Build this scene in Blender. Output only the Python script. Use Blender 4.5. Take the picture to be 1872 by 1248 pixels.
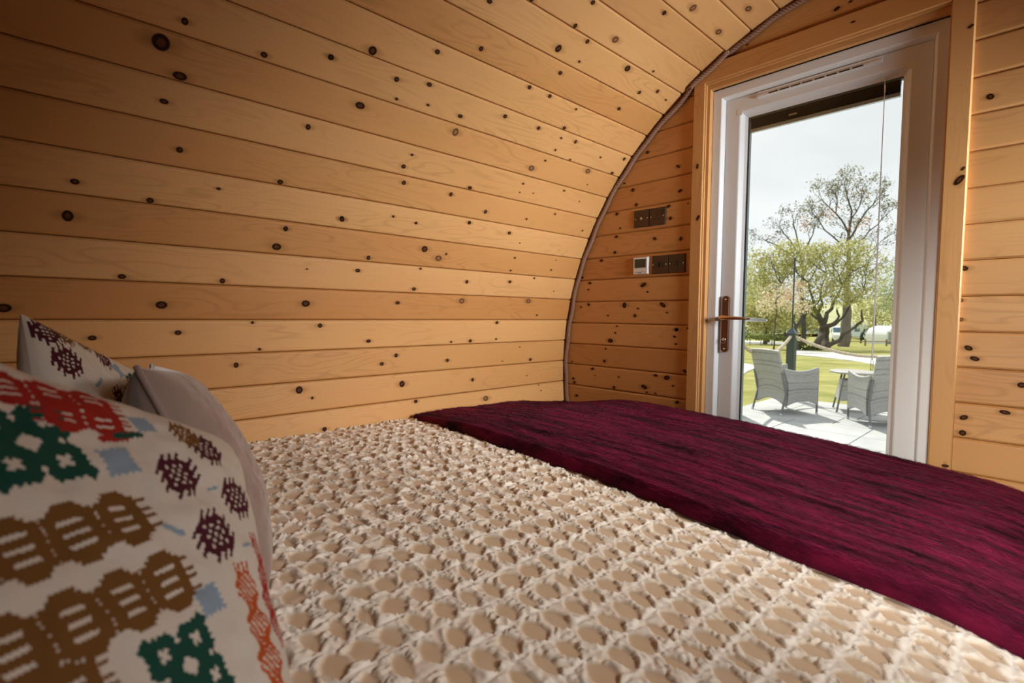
import bpy, bmesh, math, random
import numpy as np
from mathutils import Vector, Matrix
random.seed(7); rng = np.random.default_rng(7)
for o in list(bpy.data.objects): bpy.data.objects.remove(o)
SC = bpy.context.scene; COL = SC.collection
pi = math.pi

# ------------------------------------------------------------------ camera
FPX = 934.18; CAMZ = 1.05
RGT = Vector((0.68501561, 0.72846532, 0.0095861))
UPV = Vector((-0.04455944, 0.02876088, 0.99859264))
FWD = Vector((-0.72716441, 0.6844787, -0.05216166))
cd = bpy.data.cameras.new('camera'); cam = bpy.data.objects.new('camera', cd); COL.objects.link(cam)
cd.sensor_width = 36; cd.lens = FPX/1872*36; cd.clip_start = 0.02; cd.clip_end = 600
cam.matrix_world = Matrix.Translation((0, 0, CAMZ)) @ Matrix((RGT, UPV, -FWD)).transposed().to_4x4()
cd.dof.use_dof = True; cd.dof.focus_distance = 1.9; cd.dof.aperture_fstop = 4.5
SC.camera = cam

# ------------------------------------------------------------------ view, world, sun, lamps
SC.view_settings.view_transform = 'Standard'; SC.view_settings.look = 'None'
SC.view_settings.gamma = 1; SC.view_settings.use_curve_mapping = False
SC.view_settings.exposure = 0.0
W = bpy.data.worlds.new('sky'); SC.world = W; W.use_nodes = True
nt = W.node_tree; nt.nodes.clear()
wo = nt.nodes.new('ShaderNodeOutputWorld'); bg = nt.nodes.new('ShaderNodeBackground')
tc = nt.nodes.new('ShaderNodeTexCoord'); mp = nt.nodes.new('ShaderNodeMapping'); nz = nt.nodes.new('ShaderNodeTexNoise')
cr = nt.nodes.new('ShaderNodeValToRGB')
mp.inputs['Scale'].default_value = (1.6, 1.6, 4.0); mp.inputs['Location'].default_value = (0.3, 0.1, 0.2)
nz.inputs['Scale'].default_value = 1.7; nz.inputs['Detail'].default_value = 6; nz.inputs['Roughness'].default_value = 0.5
cr.color_ramp.elements[0].position = 0.40; cr.color_ramp.elements[0].color = (0.81, 0.83, 0.84, 1)
cr.color_ramp.elements[1].position = 0.66; cr.color_ramp.elements[1].color = (0.96, 0.97, 0.97, 1)
nt.links.new(tc.outputs['Generated'], mp.inputs[0]); nt.links.new(mp.outputs[0], nz.inputs['Vector'])
nt.links.new(nz.outputs['Fac'], cr.inputs[0]); nt.links.new(cr.outputs[0], bg.inputs[0]); nt.links.new(bg.outputs[0], wo.inputs[0])
bg.inputs['Strength'].default_value = 1.12

def lamp(name, kind, loc, energy, color, aim=None, **kw):
    l = bpy.data.lights.new(name, kind); o = bpy.data.objects.new(name, l); COL.objects.link(o)
    o.location = loc; l.energy = energy; l.color = color
    for k, v in kw.items(): setattr(l, k, v)
    if aim is not None:
        o.rotation_euler = (Vector(aim)-Vector(loc)).to_track_quat('-Z', 'Y').to_euler()
    return o
SUN_FROM = Vector((-0.70*0.643, 0.714*0.643, 0.766))
sun = lamp('sun', 'SUN', (0, 0, 20), 5.2, (1.0, 0.94, 0.84), aim=tuple(Vector((0, 0, 20))-SUN_FROM), angle=math.radians(0.8))
# added fill lamps outside the frame, standing in for windows that are not known
lamp('wall_fill', 'AREA', (0.95, 1.93, 1.38), 14.0, (0.93, 1.0, 1.05), aim=(-1.8, 1.92, 1.56), shape='RECTANGLE', size=0.9, size_y=0.30, spread=math.radians(66))  # invented fill that brightens the left wall
lamp('bed_fill', 'AREA', (1.00, 1.35, 1.55), 6.0, (1.0, 0.985, 0.94), aim=(-1.40, 1.05, 0.55), shape='RECTANGLE', size=0.4, size_y=0.3, spread=math.radians(60))  # invented fill for the bedding
lamp('cushion_fill', 'AREA', (1.05, 0.45, 1.50), 1.4, (1.0, 0.98, 0.96), aim=(-0.6, 0.05, 0.62), shape='RECTANGLE', size=0.4, size_y=0.5, spread=math.radians(40))  # invented fill aimed at the cushions
lamp('door_fill', 'AREA', (0.35, -0.30, 1.25), 2.7, (1.0, 0.975, 0.91), aim=(-0.08, 2.15, 0.62), shape='RECTANGLE', size=0.4, size_y=0.4, spread=math.radians(40))  # invented frontal fill for the door frame and end wall

# ------------------------------------------------------------------ helpers
def ray(px, py):
    return RGT*((px-936)/FPX) - UPV*((py-624)/FPX) + FWD
def at_y(px, py, Y):            # the point of the plane y = Y seen at that pixel
    d = ray(px, py); return Vector((0, 0, CAMZ)) + d*(Y/d.y)
def at_d(px, py, depth):        # the point at that distance along the viewing axis
    return Vector((0, 0, CAMZ)) + ray(px, py)*depth

def link(o, parent=None):
    COL.objects.link(o)
    if parent is not None: o.parent = parent
    return o
def tag(o, label=None, cat=None, group=None, kind=None):
    if label: o['label'] = label
    if cat: o['category'] = cat
    if group: o['group'] = group
    if kind: o['kind'] = kind
    return o
def empty(name, loc=(0, 0, 0), rz=0, parent=None, **kw):
    o = bpy.data.objects.new(name, None); o.empty_display_size = 0.05
    link(o, parent); o.location = loc; o.rotation_euler = (0, 0, rz); return tag(o, **kw)

class MB:
    def __init__(s): s.v = []; s.f = []; s.m = []; s.uv = []; s.sm = []
    def add(s, verts, faces, mi=0, uvs=None, smooth=False):
        b = len(s.v); s.v += [tuple(v) for v in verts]
        for i, f in enumerate(faces):
            s.f.append([b+k for k in f]); s.m.append(mi); s.sm.append(smooth)
            s.uv.append(uvs[i] if uvs else [(0, 0)]*len(f))
    def box(s, a, b, mi=0, M=None):
        x0, y0, z0 = a; x1, y1, z1 = b
        v = [(x0, y0, z0), (x1, y0, z0), (x1, y1, z0), (x0, y1, z0), (x0, y0, z1), (x1, y0, z1), (x1, y1, z1), (x0, y1, z1)]
        if M is not None: v = [M @ Vector(p) for p in v]
        f = [(0, 3, 2, 1), (4, 5, 6, 7), (0, 1, 5, 4), (1, 2, 6, 5), (2, 3, 7, 6), (3, 0, 4, 7)]
        dx, dy, dz = abs(x1-x0), abs(y1-y0), abs(z1-z0)
        L = max(dx, dy, dz)
        def uvof(fc):
            r = []
            for k in fc:
                p = (v[k] if M is None else None)
                q = [(x0, y0, z0), (x1, y0, z0), (x1, y1, z0), (x0, y1, z0), (x0, y0, z1), (x1, y0, z1), (x1, y1, z1), (x0, y1, z1)][k]
                if dz == L: r.append((q[2], q[0]+q[1]))
                elif dx == L: r.append((q[0], q[1]+q[2]))
                else: r.append((q[1], q[0]+q[2]))
            return r
        s.add(v, f, mi, [uvof(k) for k in f])
    def tube(s, pts, rad, n=8, mi=0, cap=True, closed=False):
        pts = [Vector(p) for p in pts]; N = len(pts)
        rad = rad if hasattr(rad, '__len__') else [rad]*N
        rings = []; up = None
        for i, p in enumerate(pts):
            t = (pts[min(i+1, N-1)]-pts[max(i-1, 0)])
            if t.length < 1e-9: t = Vector((0, 0, 1))
            t.normalize()
            if up is None: up = t.orthogonal()
            up = (up - t*up.dot(t))
            if up.length < 1e-6: up = t.orthogonal()
            up.normalize(); w = t.cross(up)
            rings.append([p+(up*math.cos(a)+w*math.sin(a))*rad[i] for a in [2*pi*k/n for k in range(n)]])
        v = [q for r in rings for q in r]; f = []
        for i in range(N-1):
            for k in range(n):
                f.append((i*n+k, i*n+(k+1) % n, (i+1)*n+(k+1) % n, (i+1)*n+k))
        s.add(v, f, mi, [[(0, 0), (0, 1), (.05, 1), (.05, 0)]]*len(f), smooth=True)
        if cap:
            s.add(rings[0], [tuple(range(n))[::-1]], mi); s.add(rings[-1], [tuple(range(n))], mi)
    def lathe(s, prof, c=(0, 0, 0), n=24, mi=0, M=None):
        v = []; f = []
        for r, z in prof:
            for k in range(n):
                p = Vector((r*math.cos(2*pi*k/n), r*math.sin(2*pi*k/n), z))
                if M is not None: p = M @ p
                v.append(p+Vector(c))
        for i in range(len(prof)-1):
            for k in range(n):
                f.append((i*n+k, i*n+(k+1) % n, (i+1)*n+(k+1) % n, (i+1)*n+k))
        f.append(tuple(range(n))[::-1]); f.append(tuple((len(prof)-1)*n+k for k in range(n)))
        s.add(v, f, mi, smooth=True)
    def build(s, name, mats, parent=None, **kw):
        me = bpy.data.meshes.new(name); me.from_pydata(s.v, [], s.f); me.update()
        for m in (mats if isinstance(mats, (list, tuple)) else [mats]): me.materials.append(m)
        me.polygons.foreach_set('material_index', s.m); me.polygons.foreach_set('use_smooth', s.sm)
        uvl = me.uv_layers.new(name='UVMap'); flat = [c for u in s.uv for p in u for c in p]
        uvl.data.foreach_set('uv', flat)
        o = bpy.data.objects.new(name, me); link(o, parent); return tag(o, **kw)

def grid_obj(name, P, mats, parent=None, uv=None, colors=None, smooth=True, wrapu=False, flip=False, **kw):
    """P: (n,m,3) array of points -> quad mesh; colors (n,m,3) per point, or (n-1,m-1,3) per face"""
    n, m, _ = P.shape
    I = np.arange(n*m).reshape(n, m)
    q = np.stack([I[:-1, :-1], I[1:, :-1], I[1:, 1:], I[:-1, 1:]], -1).reshape(-1, 4)
    if flip: q = q[:, ::-1]
    me = bpy.data.meshes.new(name)
    me.vertices.add(n*m); me.vertices.foreach_set('co', P.reshape(-1).astype(np.float32))
    F = len(q); me.loops.add(F*4); me.loops.foreach_set('vertex_index', q.reshape(-1).astype(np.int32))
    me.polygons.add(F); me.polygons.foreach_set('loop_start', (np.arange(F)*4).astype(np.int32))
    me.polygons.foreach_set('loop_total', np.full(F, 4, np.int32))
    me.polygons.foreach_set('use_smooth', np.full(F, smooth))
    me.update(calc_edges=True)
    if uv is not None:
        l = me.uv_layers.new(name='UVMap'); l.data.foreach_set('uv', uv.reshape(-1, 2)[q.reshape(-1)].reshape(-1).astype(np.float32))
    if colors is not None:
        if colors.shape[0] == n:
            a = me.color_attributes.new('Col', 'FLOAT_COLOR', 'POINT'); c = colors.reshape(-1, 3)
        else:
            a = me.color_attributes.new('Col', 'FLOAT_COLOR', 'CORNER'); c = np.repeat(colors.reshape(-1, 3), 4, 0)
        a.data.foreach_set('color', np.c_[c, np.ones(len(c))].reshape(-1).astype(np.float32))
    for mt in (mats if isinstance(mats, (list, tuple)) else [mats]): me.materials.append(mt)
    o = bpy.data.objects.new(name, me); link(o, parent); return tag(o, **kw)

def vnoise(x, y, seed=0):
    """smooth value noise in about [-1,1]"""
    r = np.random.default_rng(seed); T = r.uniform(-1, 1, (256, 256))
    xi = np.floor(x).astype(int); yi = np.floor(y).astype(int); fx = x-xi; fy = y-yi
    fx = fx*fx*(3-2*fx); fy = fy*fy*(3-2*fy)
    a = T[xi % 256, yi % 256]; b = T[(xi+1) % 256, yi % 256]; c = T[xi % 256, (yi+1) % 256]; d = T[(xi+1) % 256, (yi+1) % 256]
    return (a*(1-fx)+b*fx)*(1-fy)+(c*(1-fx)+d*fx)*fy
def sstep(a, b, x):
    t = np.clip((x-a)/(b-a), 0, 1); return t*t*(3-2*t)

# ------------------------------------------------------------------ materials
def newmat(name):
    m = bpy.data.materials.new(name); m.use_nodes = True; t = m.node_tree
    return m, t, t.nodes['Principled BSDF']
def N(t, kind, **inp):
    n = t.nodes.new(kind)
    for k, v in inp.items():
        k = k.replace('_', ' ')
        if k in n.inputs: n.inputs[k].default_value = v
        else: setattr(n, k.replace(' ', '_'), v)
    return n
def plain(name, col, rough=0.5, metal=0.0, spec=0.5, noise=0.0, nscale=20, bump=0.0, sheen=0.0, coat=0):
    m, t, p = newmat(name)
    p.inputs['Base Color'].default_value = (*col, 1); p.inputs['Roughness'].default_value = rough
    p.inputs['Metallic'].default_value = metal; p.inputs['Specular IOR Level'].default_value = spec
    if sheen: p.inputs['Sheen Weight'].default_value = sheen
    if coat: p.inputs['Coat Weight'].default_value = coat
    if noise or bump:
        c = N(t, 'ShaderNodeTexCoord'); n = N(t, 'ShaderNodeTexNoise', Scale=nscale, Detail=5.0)
        t.links.new(c.outputs['Object'], n.inputs['Vector'])
        if noise:
            mx = N(t, 'ShaderNodeMix', data_type='RGBA')
            mx.inputs[6].default_value = (*[max(0, k*(1-noise)) for k in col], 1); mx.inputs[7].default_value = (*[min(1, k*(1+noise)) for k in col], 1)
            t.links.new(n.outputs['Fac'], mx.inputs[0]); t.links.new(mx.outputs[2], p.inputs['Base Color'])
        if bump:
            b = N(t, 'ShaderNodeBump', Strength=0.6, Distance=bump); t.links.new(n.outputs['Fac'], b.inputs['Height']); t.links.new(b.outputs[0], p.inputs['Normal'])
    return m

def wood_mat():
    m, t, p = newmat('pine'); L = t.links.new
    uv = N(t, 'ShaderNodeUVMap', uv_map='UVMap'); oi = N(t, 'ShaderNodeObjectInfo')
    # every board shifts its own piece of grain
    sh = N(t, 'ShaderNodeVectorMath', operation='MULTIPLY_ADD'); rnd = N(t, 'ShaderNodeCombineXYZ')
    mr = N(t, 'ShaderNodeMath', operation='MULTIPLY'); mr.inputs[1].default_value = 37.0
    L(oi.outputs['Random'], mr.inputs[0]); L(mr.outputs[0], rnd.inputs[0]); L(mr.outputs[0], rnd.inputs[1]); L(oi.outputs['Random'], rnd.inputs[2])
    ad = N(t, 'ShaderNodeVectorMath', operation='ADD'); L(uv.outputs[0], ad.inputs[0]); L(rnd.outputs[0], ad.inputs[1])
    def mapped(sx, sy):
        q = N(t, 'ShaderNodeMapping'); q.inputs['Scale'].default_value = (sx, sy, 1); L(ad.outputs[0], q.inputs[0]); return q.outputs[0]
    n1 = N(t, 'ShaderNodeTexNoise', Scale=1.0, Detail=2.0, Roughness=0.5, Distortion=0.2); L(mapped(1.6, 9), n1.inputs['Vector'])
    # growth rings: bands of a slow noise field
    mu = N(t, 'ShaderNodeMath', operation='MULTIPLY'); mu.inputs[1].default_value = 15.0; L(n1.outputs['Fac'], mu.inputs[0])
    fr = N(t, 'ShaderNodeMath', operation='PINGPONG'); fr.inputs[1].default_value = 0.5; L(mu.outputs[0], fr.inputs[0])
    rr = N(t, 'ShaderNodeValToRGB'); rr.color_ramp.elements[0].position = 0.28; rr.color_ramp.elements[1].position = 0.5; L(fr.outputs[0], rr.inputs[0])
    n2 = N(t, 'ShaderNodeTexNoise', Scale=1.0, Detail=5.0, Roughness=0.6); L(mapped(5, 190), n2.inputs['Vector'])
    n3 = N(t, 'ShaderNodeTexNoise', Scale=1.0, Detail=2.0); L(mapped(0.9, 3.0), n3.inputs['Vector'])
    base = N(t, 'ShaderNodeMix', data_type='RGBA'); base.inputs[6].default_value = (0.57, 0.262, 0.082, 1); base.inputs[7].default_value = (0.72, 0.40, 0.160, 1)
    L(n3.outputs['Fac'], base.inputs[0])
    g1 = N(t, 'ShaderNodeMix', data_type='RGBA'); g1.inputs[7].default_value = (0.43, 0.21, 0.07, 1)
    k1 = N(t, 'ShaderNodeMath', operation='MULTIPLY'); k1.inputs[1].default_value = 0.50; L(rr.outputs[0], k1.inputs[0])
    n4 = N(t, 'ShaderNodeTexNoise', Scale=1.0, Detail=2.0); L(mapped(2.2, 5.0), n4.inputs['Vector'])
    r4 = N(t, 'ShaderNodeValToRGB'); r4.color_ramp.elements[0].position = 0.42; r4.color_ramp.elements[1].position = 0.62; L(n4.outputs['Fac'], r4.inputs[0])
    k2 = N(t, 'ShaderNodeMath', operation='MULTIPLY'); L(k1.outputs[0], k2.inputs[0]); L(r4.outputs[0], k2.inputs[1])
    L(k2.outputs[0], g1.inputs[0]); L(base.outputs[2], g1.inputs[6])
    g2 = N(t, 'ShaderNodeMix', data_type='RGBA', blend_type='MULTIPLY'); g2.inputs[0].default_value = 0.16; L(g1.outputs[2], g2.inputs[6]); L(n2.outputs['Color'], g2.inputs[7])
    g3 = N(t, 'ShaderNodeMix', data_type='RGBA', blend_type='MULTIPLY'); g3.inputs[0].default_value = 1.0; L(g2.outputs[2], g3.inputs[6]); L(oi.outputs['Color'], g3.inputs[7])
    L(g3.outputs[2], p.inputs['Base Color'])
    p.inputs['Roughness'].default_value = 0.5; p.inputs['Specular IOR Level'].default_value = 0.35
    b = N(t, 'ShaderNodeBump', Strength=0.25, Distance=0.0008); L(n2.outputs['Fac'], b.inputs['Height']); L(b.outputs[0], p.inputs['Normal'])
    return m
def knot_mat(name, dark, light):
    m, t, p = newmat(name); L = t.links.new
    uv = N(t, 'ShaderNodeUVMap', uv_map='UVMap'); ln = N(t, 'ShaderNodeVectorMath', operation='LENGTH'); L(uv.outputs[0], ln.inputs[0])
    nn = N(t, 'ShaderNodeTexNoise', Scale=2.2, Detail=2.0); L(uv.outputs[0], nn.inputs['Vector'])
    ad = N(t, 'ShaderNodeMath', operation='MULTIPLY_ADD'); ad.inputs[1].default_value = 0.5; L(nn.outputs['Fac'], ad.inputs[0]); L(ln.outputs['Value'], ad.inputs[2])
    r = N(t, 'ShaderNodeValToRGB'); e = r.color_ramp.elements
    e[0].position = 0.25; e[0].color = (*light, 1); e[1].position = 1.2; e[1].color = (*dark, 1)
    x = e.new(0.62); x.color = (*light, 1); x = e.new(0.80); x.color = (*dark, 1); L(ad.outputs[0], r.inputs[0])
    L(r.outputs[0], p.inputs['Base Color']); p.inputs['Roughness'].default_value = 0.6; p.inputs['Specular IOR Level'].default_value = 0.08
    a = N(t, 'ShaderNodeValToRGB'); a.color_ramp.elements[0].position = 0.78; a.color_ramp.elements[0].color = (1, 1, 1, 1)
    a.color_ramp.elements[1].position = 0.99; a.color_ramp.elements[1].color = (0, 0, 0, 1); L(ln.outputs['Value'], a.inputs[0])
    L(a.outputs[0], p.inputs['Alpha'])
    return m
PINE = wood_mat()
KNOT = knot_mat('knot', (0.024, 0.008, 0.003), (0.095, 0.030, 0.009))
KNOTL = knot_mat('pale_knot', (0.12, 0.05, 0.018), (0.27, 0.13, 0.055))
HALO = knot_mat('grain_swirl', (0.46, 0.22, 0.075), (0.40, 0.17, 0.05))
_r = [n for n in HALO.node_tree.nodes if n.type == 'VALTORGB' and n.color_ramp.elements[-1].position > .98 and n.color_ramp.elements[-1].color[0] == 0][0]
_r.color_ramp.elements[0].position = 0.15; _r.color_ramp.elements[0].color = (.45, .45, .45, 1)
UPVC = plain('white_upvc', (0.76, 0.75, 0.73), 0.40)
GASKET = plain('dark_gasket', (0.02, 0.02, 0.02), 0.6)
SPACER = plain('steel_spacer', (0.16, 0.22, 0.24), 0.35, metal=0.6)
BRONZE = plain('bronze_plate', (0.075, 0.045, 0.028), 0.38, metal=0.55)
COPPER = plain('dark_copper', (0.17, 0.065, 0.03), 0.33, metal=0.45)
BRASS = plain('lever_brass', (0.62, 0.40, 0.22), 0.22, metal=1.0)
BLACK = plain('black_plastic', (0.012, 0.012, 0.013), 0.35)
WHITEP = plain('white_plastic', (0.75, 0.72, 0.68), 0.35)
SCREEN = plain('grey_screen', (0.03, 0.035, 0.03), 0.15)
CHROME = plain('chrome', (0.8, 0.82, 0.84), 0.15, metal=1.0)
SLAT = plain('blind_slat', (0.012, 0.016, 0.021), 0.45, spec=0.3)
SILVER = plain('silver_rail', (0.55, 0.58, 0.60), 0.35, metal=0.4)
ROPEM = plain('brown_rope', (0.25, 0.125, 0.075), 0.85, noise=0.35, nscale=300, bump=0.001)
def clear_mat(name, tint=(1, 1, 1), refl=0.06, add=0.0):
    m = bpy.data.materials.new(name); m.use_nodes = True; t = m.node_tree; t.nodes.clear(); L = t.links.new
    o = N(t, 'ShaderNodeOutputMaterial'); tr = N(t, 'ShaderNodeBsdfTransparent'); tr.inputs[0].default_value = (*tint, 1)
    gl = N(t, 'ShaderNodeBsdfGlossy', Roughness=0.01); fz = N(t, 'ShaderNodeFresnel', IOR=1.35); mx = N(t, 'ShaderNodeMixShader')
    L(fz.outputs[0], mx.inputs[0]); L(tr.outputs[0], mx.inputs[1]); L(gl.outputs[0], mx.inputs[2]); L(mx.outputs[0], o.inputs[0])
    return m
GLASS = clear_mat('door_glass', (0.97, 0.99, 0.985))
PERSPEX = clear_mat('clear_perspex', (0.86, 0.88, 0.90))

# ------------------------------------------------------------------ pod shell of pine boards
D = 2.15; CX = -0.142*D; CZ = CAMZ-0.134*D; RA = 1.546; DA = 4.15
YB = -0.42                                         # back wall
def tone(k, spread=0.10, seed=3):
    r = random.Random(seed*1000+k); f = 1+r.uniform(-spread, spread)
    return (f, f*(1-0.045*(1-f)/spread-0.02), f*(1-0.09*(1-f)/spread-0.03), 1)
def knot_disc(mb, c, ex, ey, n, rx, ry, mi):
    """a flat knot let into the face of a board: centre c, axes ex, ey, normal n"""
    c = Vector(c)+Vector(n)*{1: .0009, 2: .0008, 3: .0004}[mi]; K = 14
    v = [c]+[c+Vector(ex)*rx*math.cos(2*pi*k/K)+Vector(ey)*ry*math.sin(2*pi*k/K) for k in range(K)]
    f = [(0, 1+k, 1+(k+1) % K) for k in range(K)]
    u = [[(0, 0), (math.cos(2*pi*k/K), math.sin(2*pi*k/K)), (math.cos(2*pi*(k+1)/K), math.sin(2*pi*(k+1)/K))] for k in range(K)]
    mb.add(v, f, mi, u)
SZ = {'t': 0.0035, 's': 0.0055, 'n': 0.0088, 'm': 0.014, 'b': 0.021, 'l': 0.014}
def crop_pts(x0, y0, sc, lst): return [(x0+a/sc, y0+b/sc, s) for a, b, s in lst]
def K(txt):
    out = []
    for w in txt.split():
        a = w.split(','); out.append((float(a[0]), float(a[1]), a[2] if len(a) > 2 else 'n'))
    return out
arch_knots = (crop_pts(0, 0, 2.925, K('860,225,b 988,113 1412,292 1768,304 960,425,m 876,541 1647,678 960,800 400,970 802,1083 362,1153,m 1168,1008,s 1498,972 1826,1167 1527,1222')) +
  crop_pts(600, 0, 2.925, K('15,305 237,270,m 583,276 365,423 540,451 817,259 170,563,m 365,528,s 533,560,s 705,620 945,621 1124,684 1260,686 680,705,l 447,827,s 402,889 1240,389 1230,258,m 1535,210,l 1395,208 1310,152 1797,67 862,5 1078,10 1415,12 1080,458 1185,512 1325,583,s 1554,580 1600,365,m 1663,493 1760,487 1804,533,s 1738,380,s 1342,328,s 1322,757 1245,737,s 1214,801,s 1455,840,s 1582,849 1160,858,s 1086,898,l 1391,908,l 1517,926 1293,853,s 757,1003,n 655,1038 404,976 1042,981,s 1023,1027,t 1095,1032,t 1261,1019,s 1385,986,t 1342,1076,t 840,1131 1212,1144,s 1059,1170,s 753,1190,s 468,1192,s 347,1156,s 72,1167')) +
  crop_pts(600, 400, 2.972, K('75,3 476,22,s 766,20 983,76 1040,130,t 523,163,m 598,213,l 640,190,s 218,211 1013,211,s 990,280,s 1210,277,s 1238,223,t 502,267,s 160,280 752,341 986,341 1119,322,s 465,380 1225,393,t 725,445,l 1088,437,l 376,455 1133,522,s 916,563 911,652,s 771,662 667,668,s 218,663 368,741,n 290,787 646,768 1040,695,t 1097,763 945,772,t 400,896,m 783,873 1078,851,t 475,983 855,975,l 1143,896,t 1155,932,t 1380,63,s')) +
  crop_pts(0, 400, 3.12, K('20,507,m 921,490,m 1743,482,m 526,678 1015,648 1440,578,s 1480,743,s 1346,833 1825,608 1706,975,m 695,328,n 1268,353 1577,158,m 1628,58,s 1750,285,t')) +
  [(570.5, 727, 's'), (593, 784, 'n')] +
  crop_pts(1200, 0, 7.8, K('110,180 520,110,l 885,450,l 1310,120,l')))
arch_board_knots = {}
for px, py, s in arch_knots:
    d = ray(px, py); a = d.x**2+d.z**2; b = -2*(d.x*CX+d.z*(CZ-CAMZ)); c = CX**2+(CZ-CAMZ)**2-RA**2
    t = (-b+math.sqrt(b*b-4*a*c))/(2*a); P = d*t
    ang = math.degrees(math.atan2(P.z-(CZ-CAMZ), -(P.x-CX)))
    k = math.floor((ang-1.47)/DA); arch_board_knots.setdefault(k, []).append((P.y, ang, s))
TONES = {2: (0.82, .68, .50), 3: (1.04, 1.04, 1.06), 4: (0.86, .76, .62), 5: (1.03, 1.03, 1.02), 6: (0.90, .82, .70), 7: (1.0, .99, .96), 1: (1.03, 1.01, .96), 0: (0.93, .86, .74),
         -1: (.97, .92, .83), -2: (1.03, 1.01, .95), 8: (.94, .88, .79), 9: (1.0, .98, .94), 10: (1.04, 1.03, 1.0), 11: (.93, .86, .76), 12: (1.03, 1.02, 1.0)}
def arch_board(k, parent, y0=YB, y1=D+0.02):
    a0 = 1.47+DA*k; a1 = a0+DA
    def pt(a, r): ar = math.radians(a); return Vector((CX-r*math.cos(ar), 0, CZ+r*math.sin(ar)))
    p0, p1 = pt(a0, RA), pt(a1, RA); t = (p1-p0).normalized(); w = (p1-p0).length
    n = Vector((CX, 0, CZ))-(p0+p1)/2; n.normalize(); mid = (p0+p1)/2
    g = 0.0008; ch = 0.0050; dp = 0.0055
    prof = [(-w/2+g, -0.019), (-w/2+g, -dp), (-w/2+g+ch*.9, -0.0004), (-w/2+g+ch*1.6, 0.0), (w/2-g-ch*1.6, 0.0), (w/2-g-ch*.9, -0.0004), (w/2-g, -dp), (w/2-g, -0.019)]
    ys = [y0, y1]; mb = MB(); V = []
    for y in ys:
        for s, h in prof: q = mid+t*s+n*h; V.append((q.x, y, q.z))
    m = len(prof); F = []; U = []
    for i in range(m):
        j = (i+1) % m; F.append((i, m+i, m+j, j)); U.append([(ys[0], prof[i][0]), (ys[1], prof[i][0]), (ys[1], prof[j][0]), (ys[0], prof[j][0])])
    mb.add(V, F, 0, U); mb.add(V[:m], [tuple(range(m))[::-1]]); mb.add(V[m:], [tuple(range(m))])
    rr = random.Random(k*7+3)
    for (y, ang, s) in arch_board_knots.get(k, []):
        r = SZ[s]; sv = math.radians(ang-(a0+a1)/2)*RA; sv = max(-w/2+r*.8+.004, min(w/2-r*.8-.004, sv))
        q = mid+t*sv
        e = rr.uniform(.9, 1.25)
        knot_disc(mb, (q.x, y, q.z), (0, 1, 0), t, n, r*3.2, r*1.35, 3)
        knot_disc(mb, (q.x, y, q.z), (0, 1, 0), t, n, r*e, r/e, 2 if s == 'l' else 1)
    o = mb.build('board', [PINE, KNOT, KNOTL, HALO], parent)
    c = TONES.get(k); o.color = (*c, 1) if c else tone(k)
    if parent.name == 'wall_right': o.color = (.50, .32, .20, 1)
    return o
wl = empty('wall_left', kind='structure'); wl['label'] = 'curved left wall of knotty pine boards beside the bed'
ce = empty('ceiling', kind='structure'); ce['label'] = 'curved pine board ceiling above the bed'
wr = empty('wall_right', kind='structure')
for k in range(-11, 54):
    amid = 1.47+DA*(k+.5)
    arch_board(k, wl if amid < 55 else (ce if amid < 125 else wr))
# weatherproof skin behind the boards
mb = MB(); V = []; F = []
for i in range(61):
    a = math.radians(-48+276*i/60); V += [(CX-1.60*math.cos(a), YB-0.06, CZ+1.60*math.sin(a)), (CX-1.60*math.cos(a), D+0.10, CZ+1.60*math.sin(a))]
for i in range(60): F.append((2*i, 2*i+1, 2*i+3, 2*i+2))
mb.add(V, F); mb.build('outer_skin', plain('roof_skin', (.05, .05, .055), .7), wl)
FLO = empty('floor', kind='structure')
for i in range(24):
    x0 = -1.75+i*0.125; m_ = MB(); m_.box((x0, YB, -0.02), (x0+.1235, D, 0.0)); m_.build('floor_board', PINE, FLO).color = (.30, .18, .11, 1)
m_ = MB(); m_.box((-1.9, YB-.05, -.06), (1.35, D+.1, -.021)); m_.build('subfloor', plain('subfloor', (.2, .15, .1), .8), FLO)
WB = empty('wall_back', kind='structure')
m_ = MB(); m_.box((-2.0, YB-.04, -.05), (1.4, YB-.002, 2.45)); m_.build('back_panel', plain('brown_panel', (.09, .035, .016), .8), WB)

# end wall
WE = empty('wall_far', kind='structure'); WE['label'] = 'flat pine board end wall around the glass door'
def arcx(z):
    dz = z-CZ; return math.sqrt(max(0.0, (RA+0.004)**2-dz*dz))
end_knots = (crop_pts(1000, 340, 4.456, K('700,32 1085,38,n 728,153 570,215 990,165 1005,263 597,343,s 566,405 878,428 1090,430 554,540 444,590 285,745 350,777 338,843,s 786,805,m 819,861,s 340,943 277,984,s 632,966,m 944,962,m 743,997,s 717,1055 978,1030,s 497,1055,s 570,1137,s 557,1195,s 1058,1168 1040,1225,s')) +
  crop_pts(1000, 640, 6.24, K('655,123,n 520,185 550,288,t 818,305,s 300,322 313,387 338,515 765,440 745,635,n 1240,257 1368,295,m 1437,407,s 1110,418,m 1138,478,s 1237,492,s 1485,573 1572,238 285,128,s')) +
  crop_pts(1000, 400, 2.495, K('290,555,m 268,592,s 590,505 582,537,s 588,571,s')) +
  crop_pts(1060, 200, 7.8, K('965,612 1403,812 637,1053,s')) + [(1530, 16, 'n'), (1555, 3, 's')] +
  crop_pts(1640, 0, 1.387, K('237,245 170,680 181,882,n 197,909 163,810,s 316,976 274,1033,n 169,1058,n 166,1097,n 163,757,s')))
seams = [CAMZ+D*(0.0335+0.0524*k) for k in range(-10, 12)]
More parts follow.
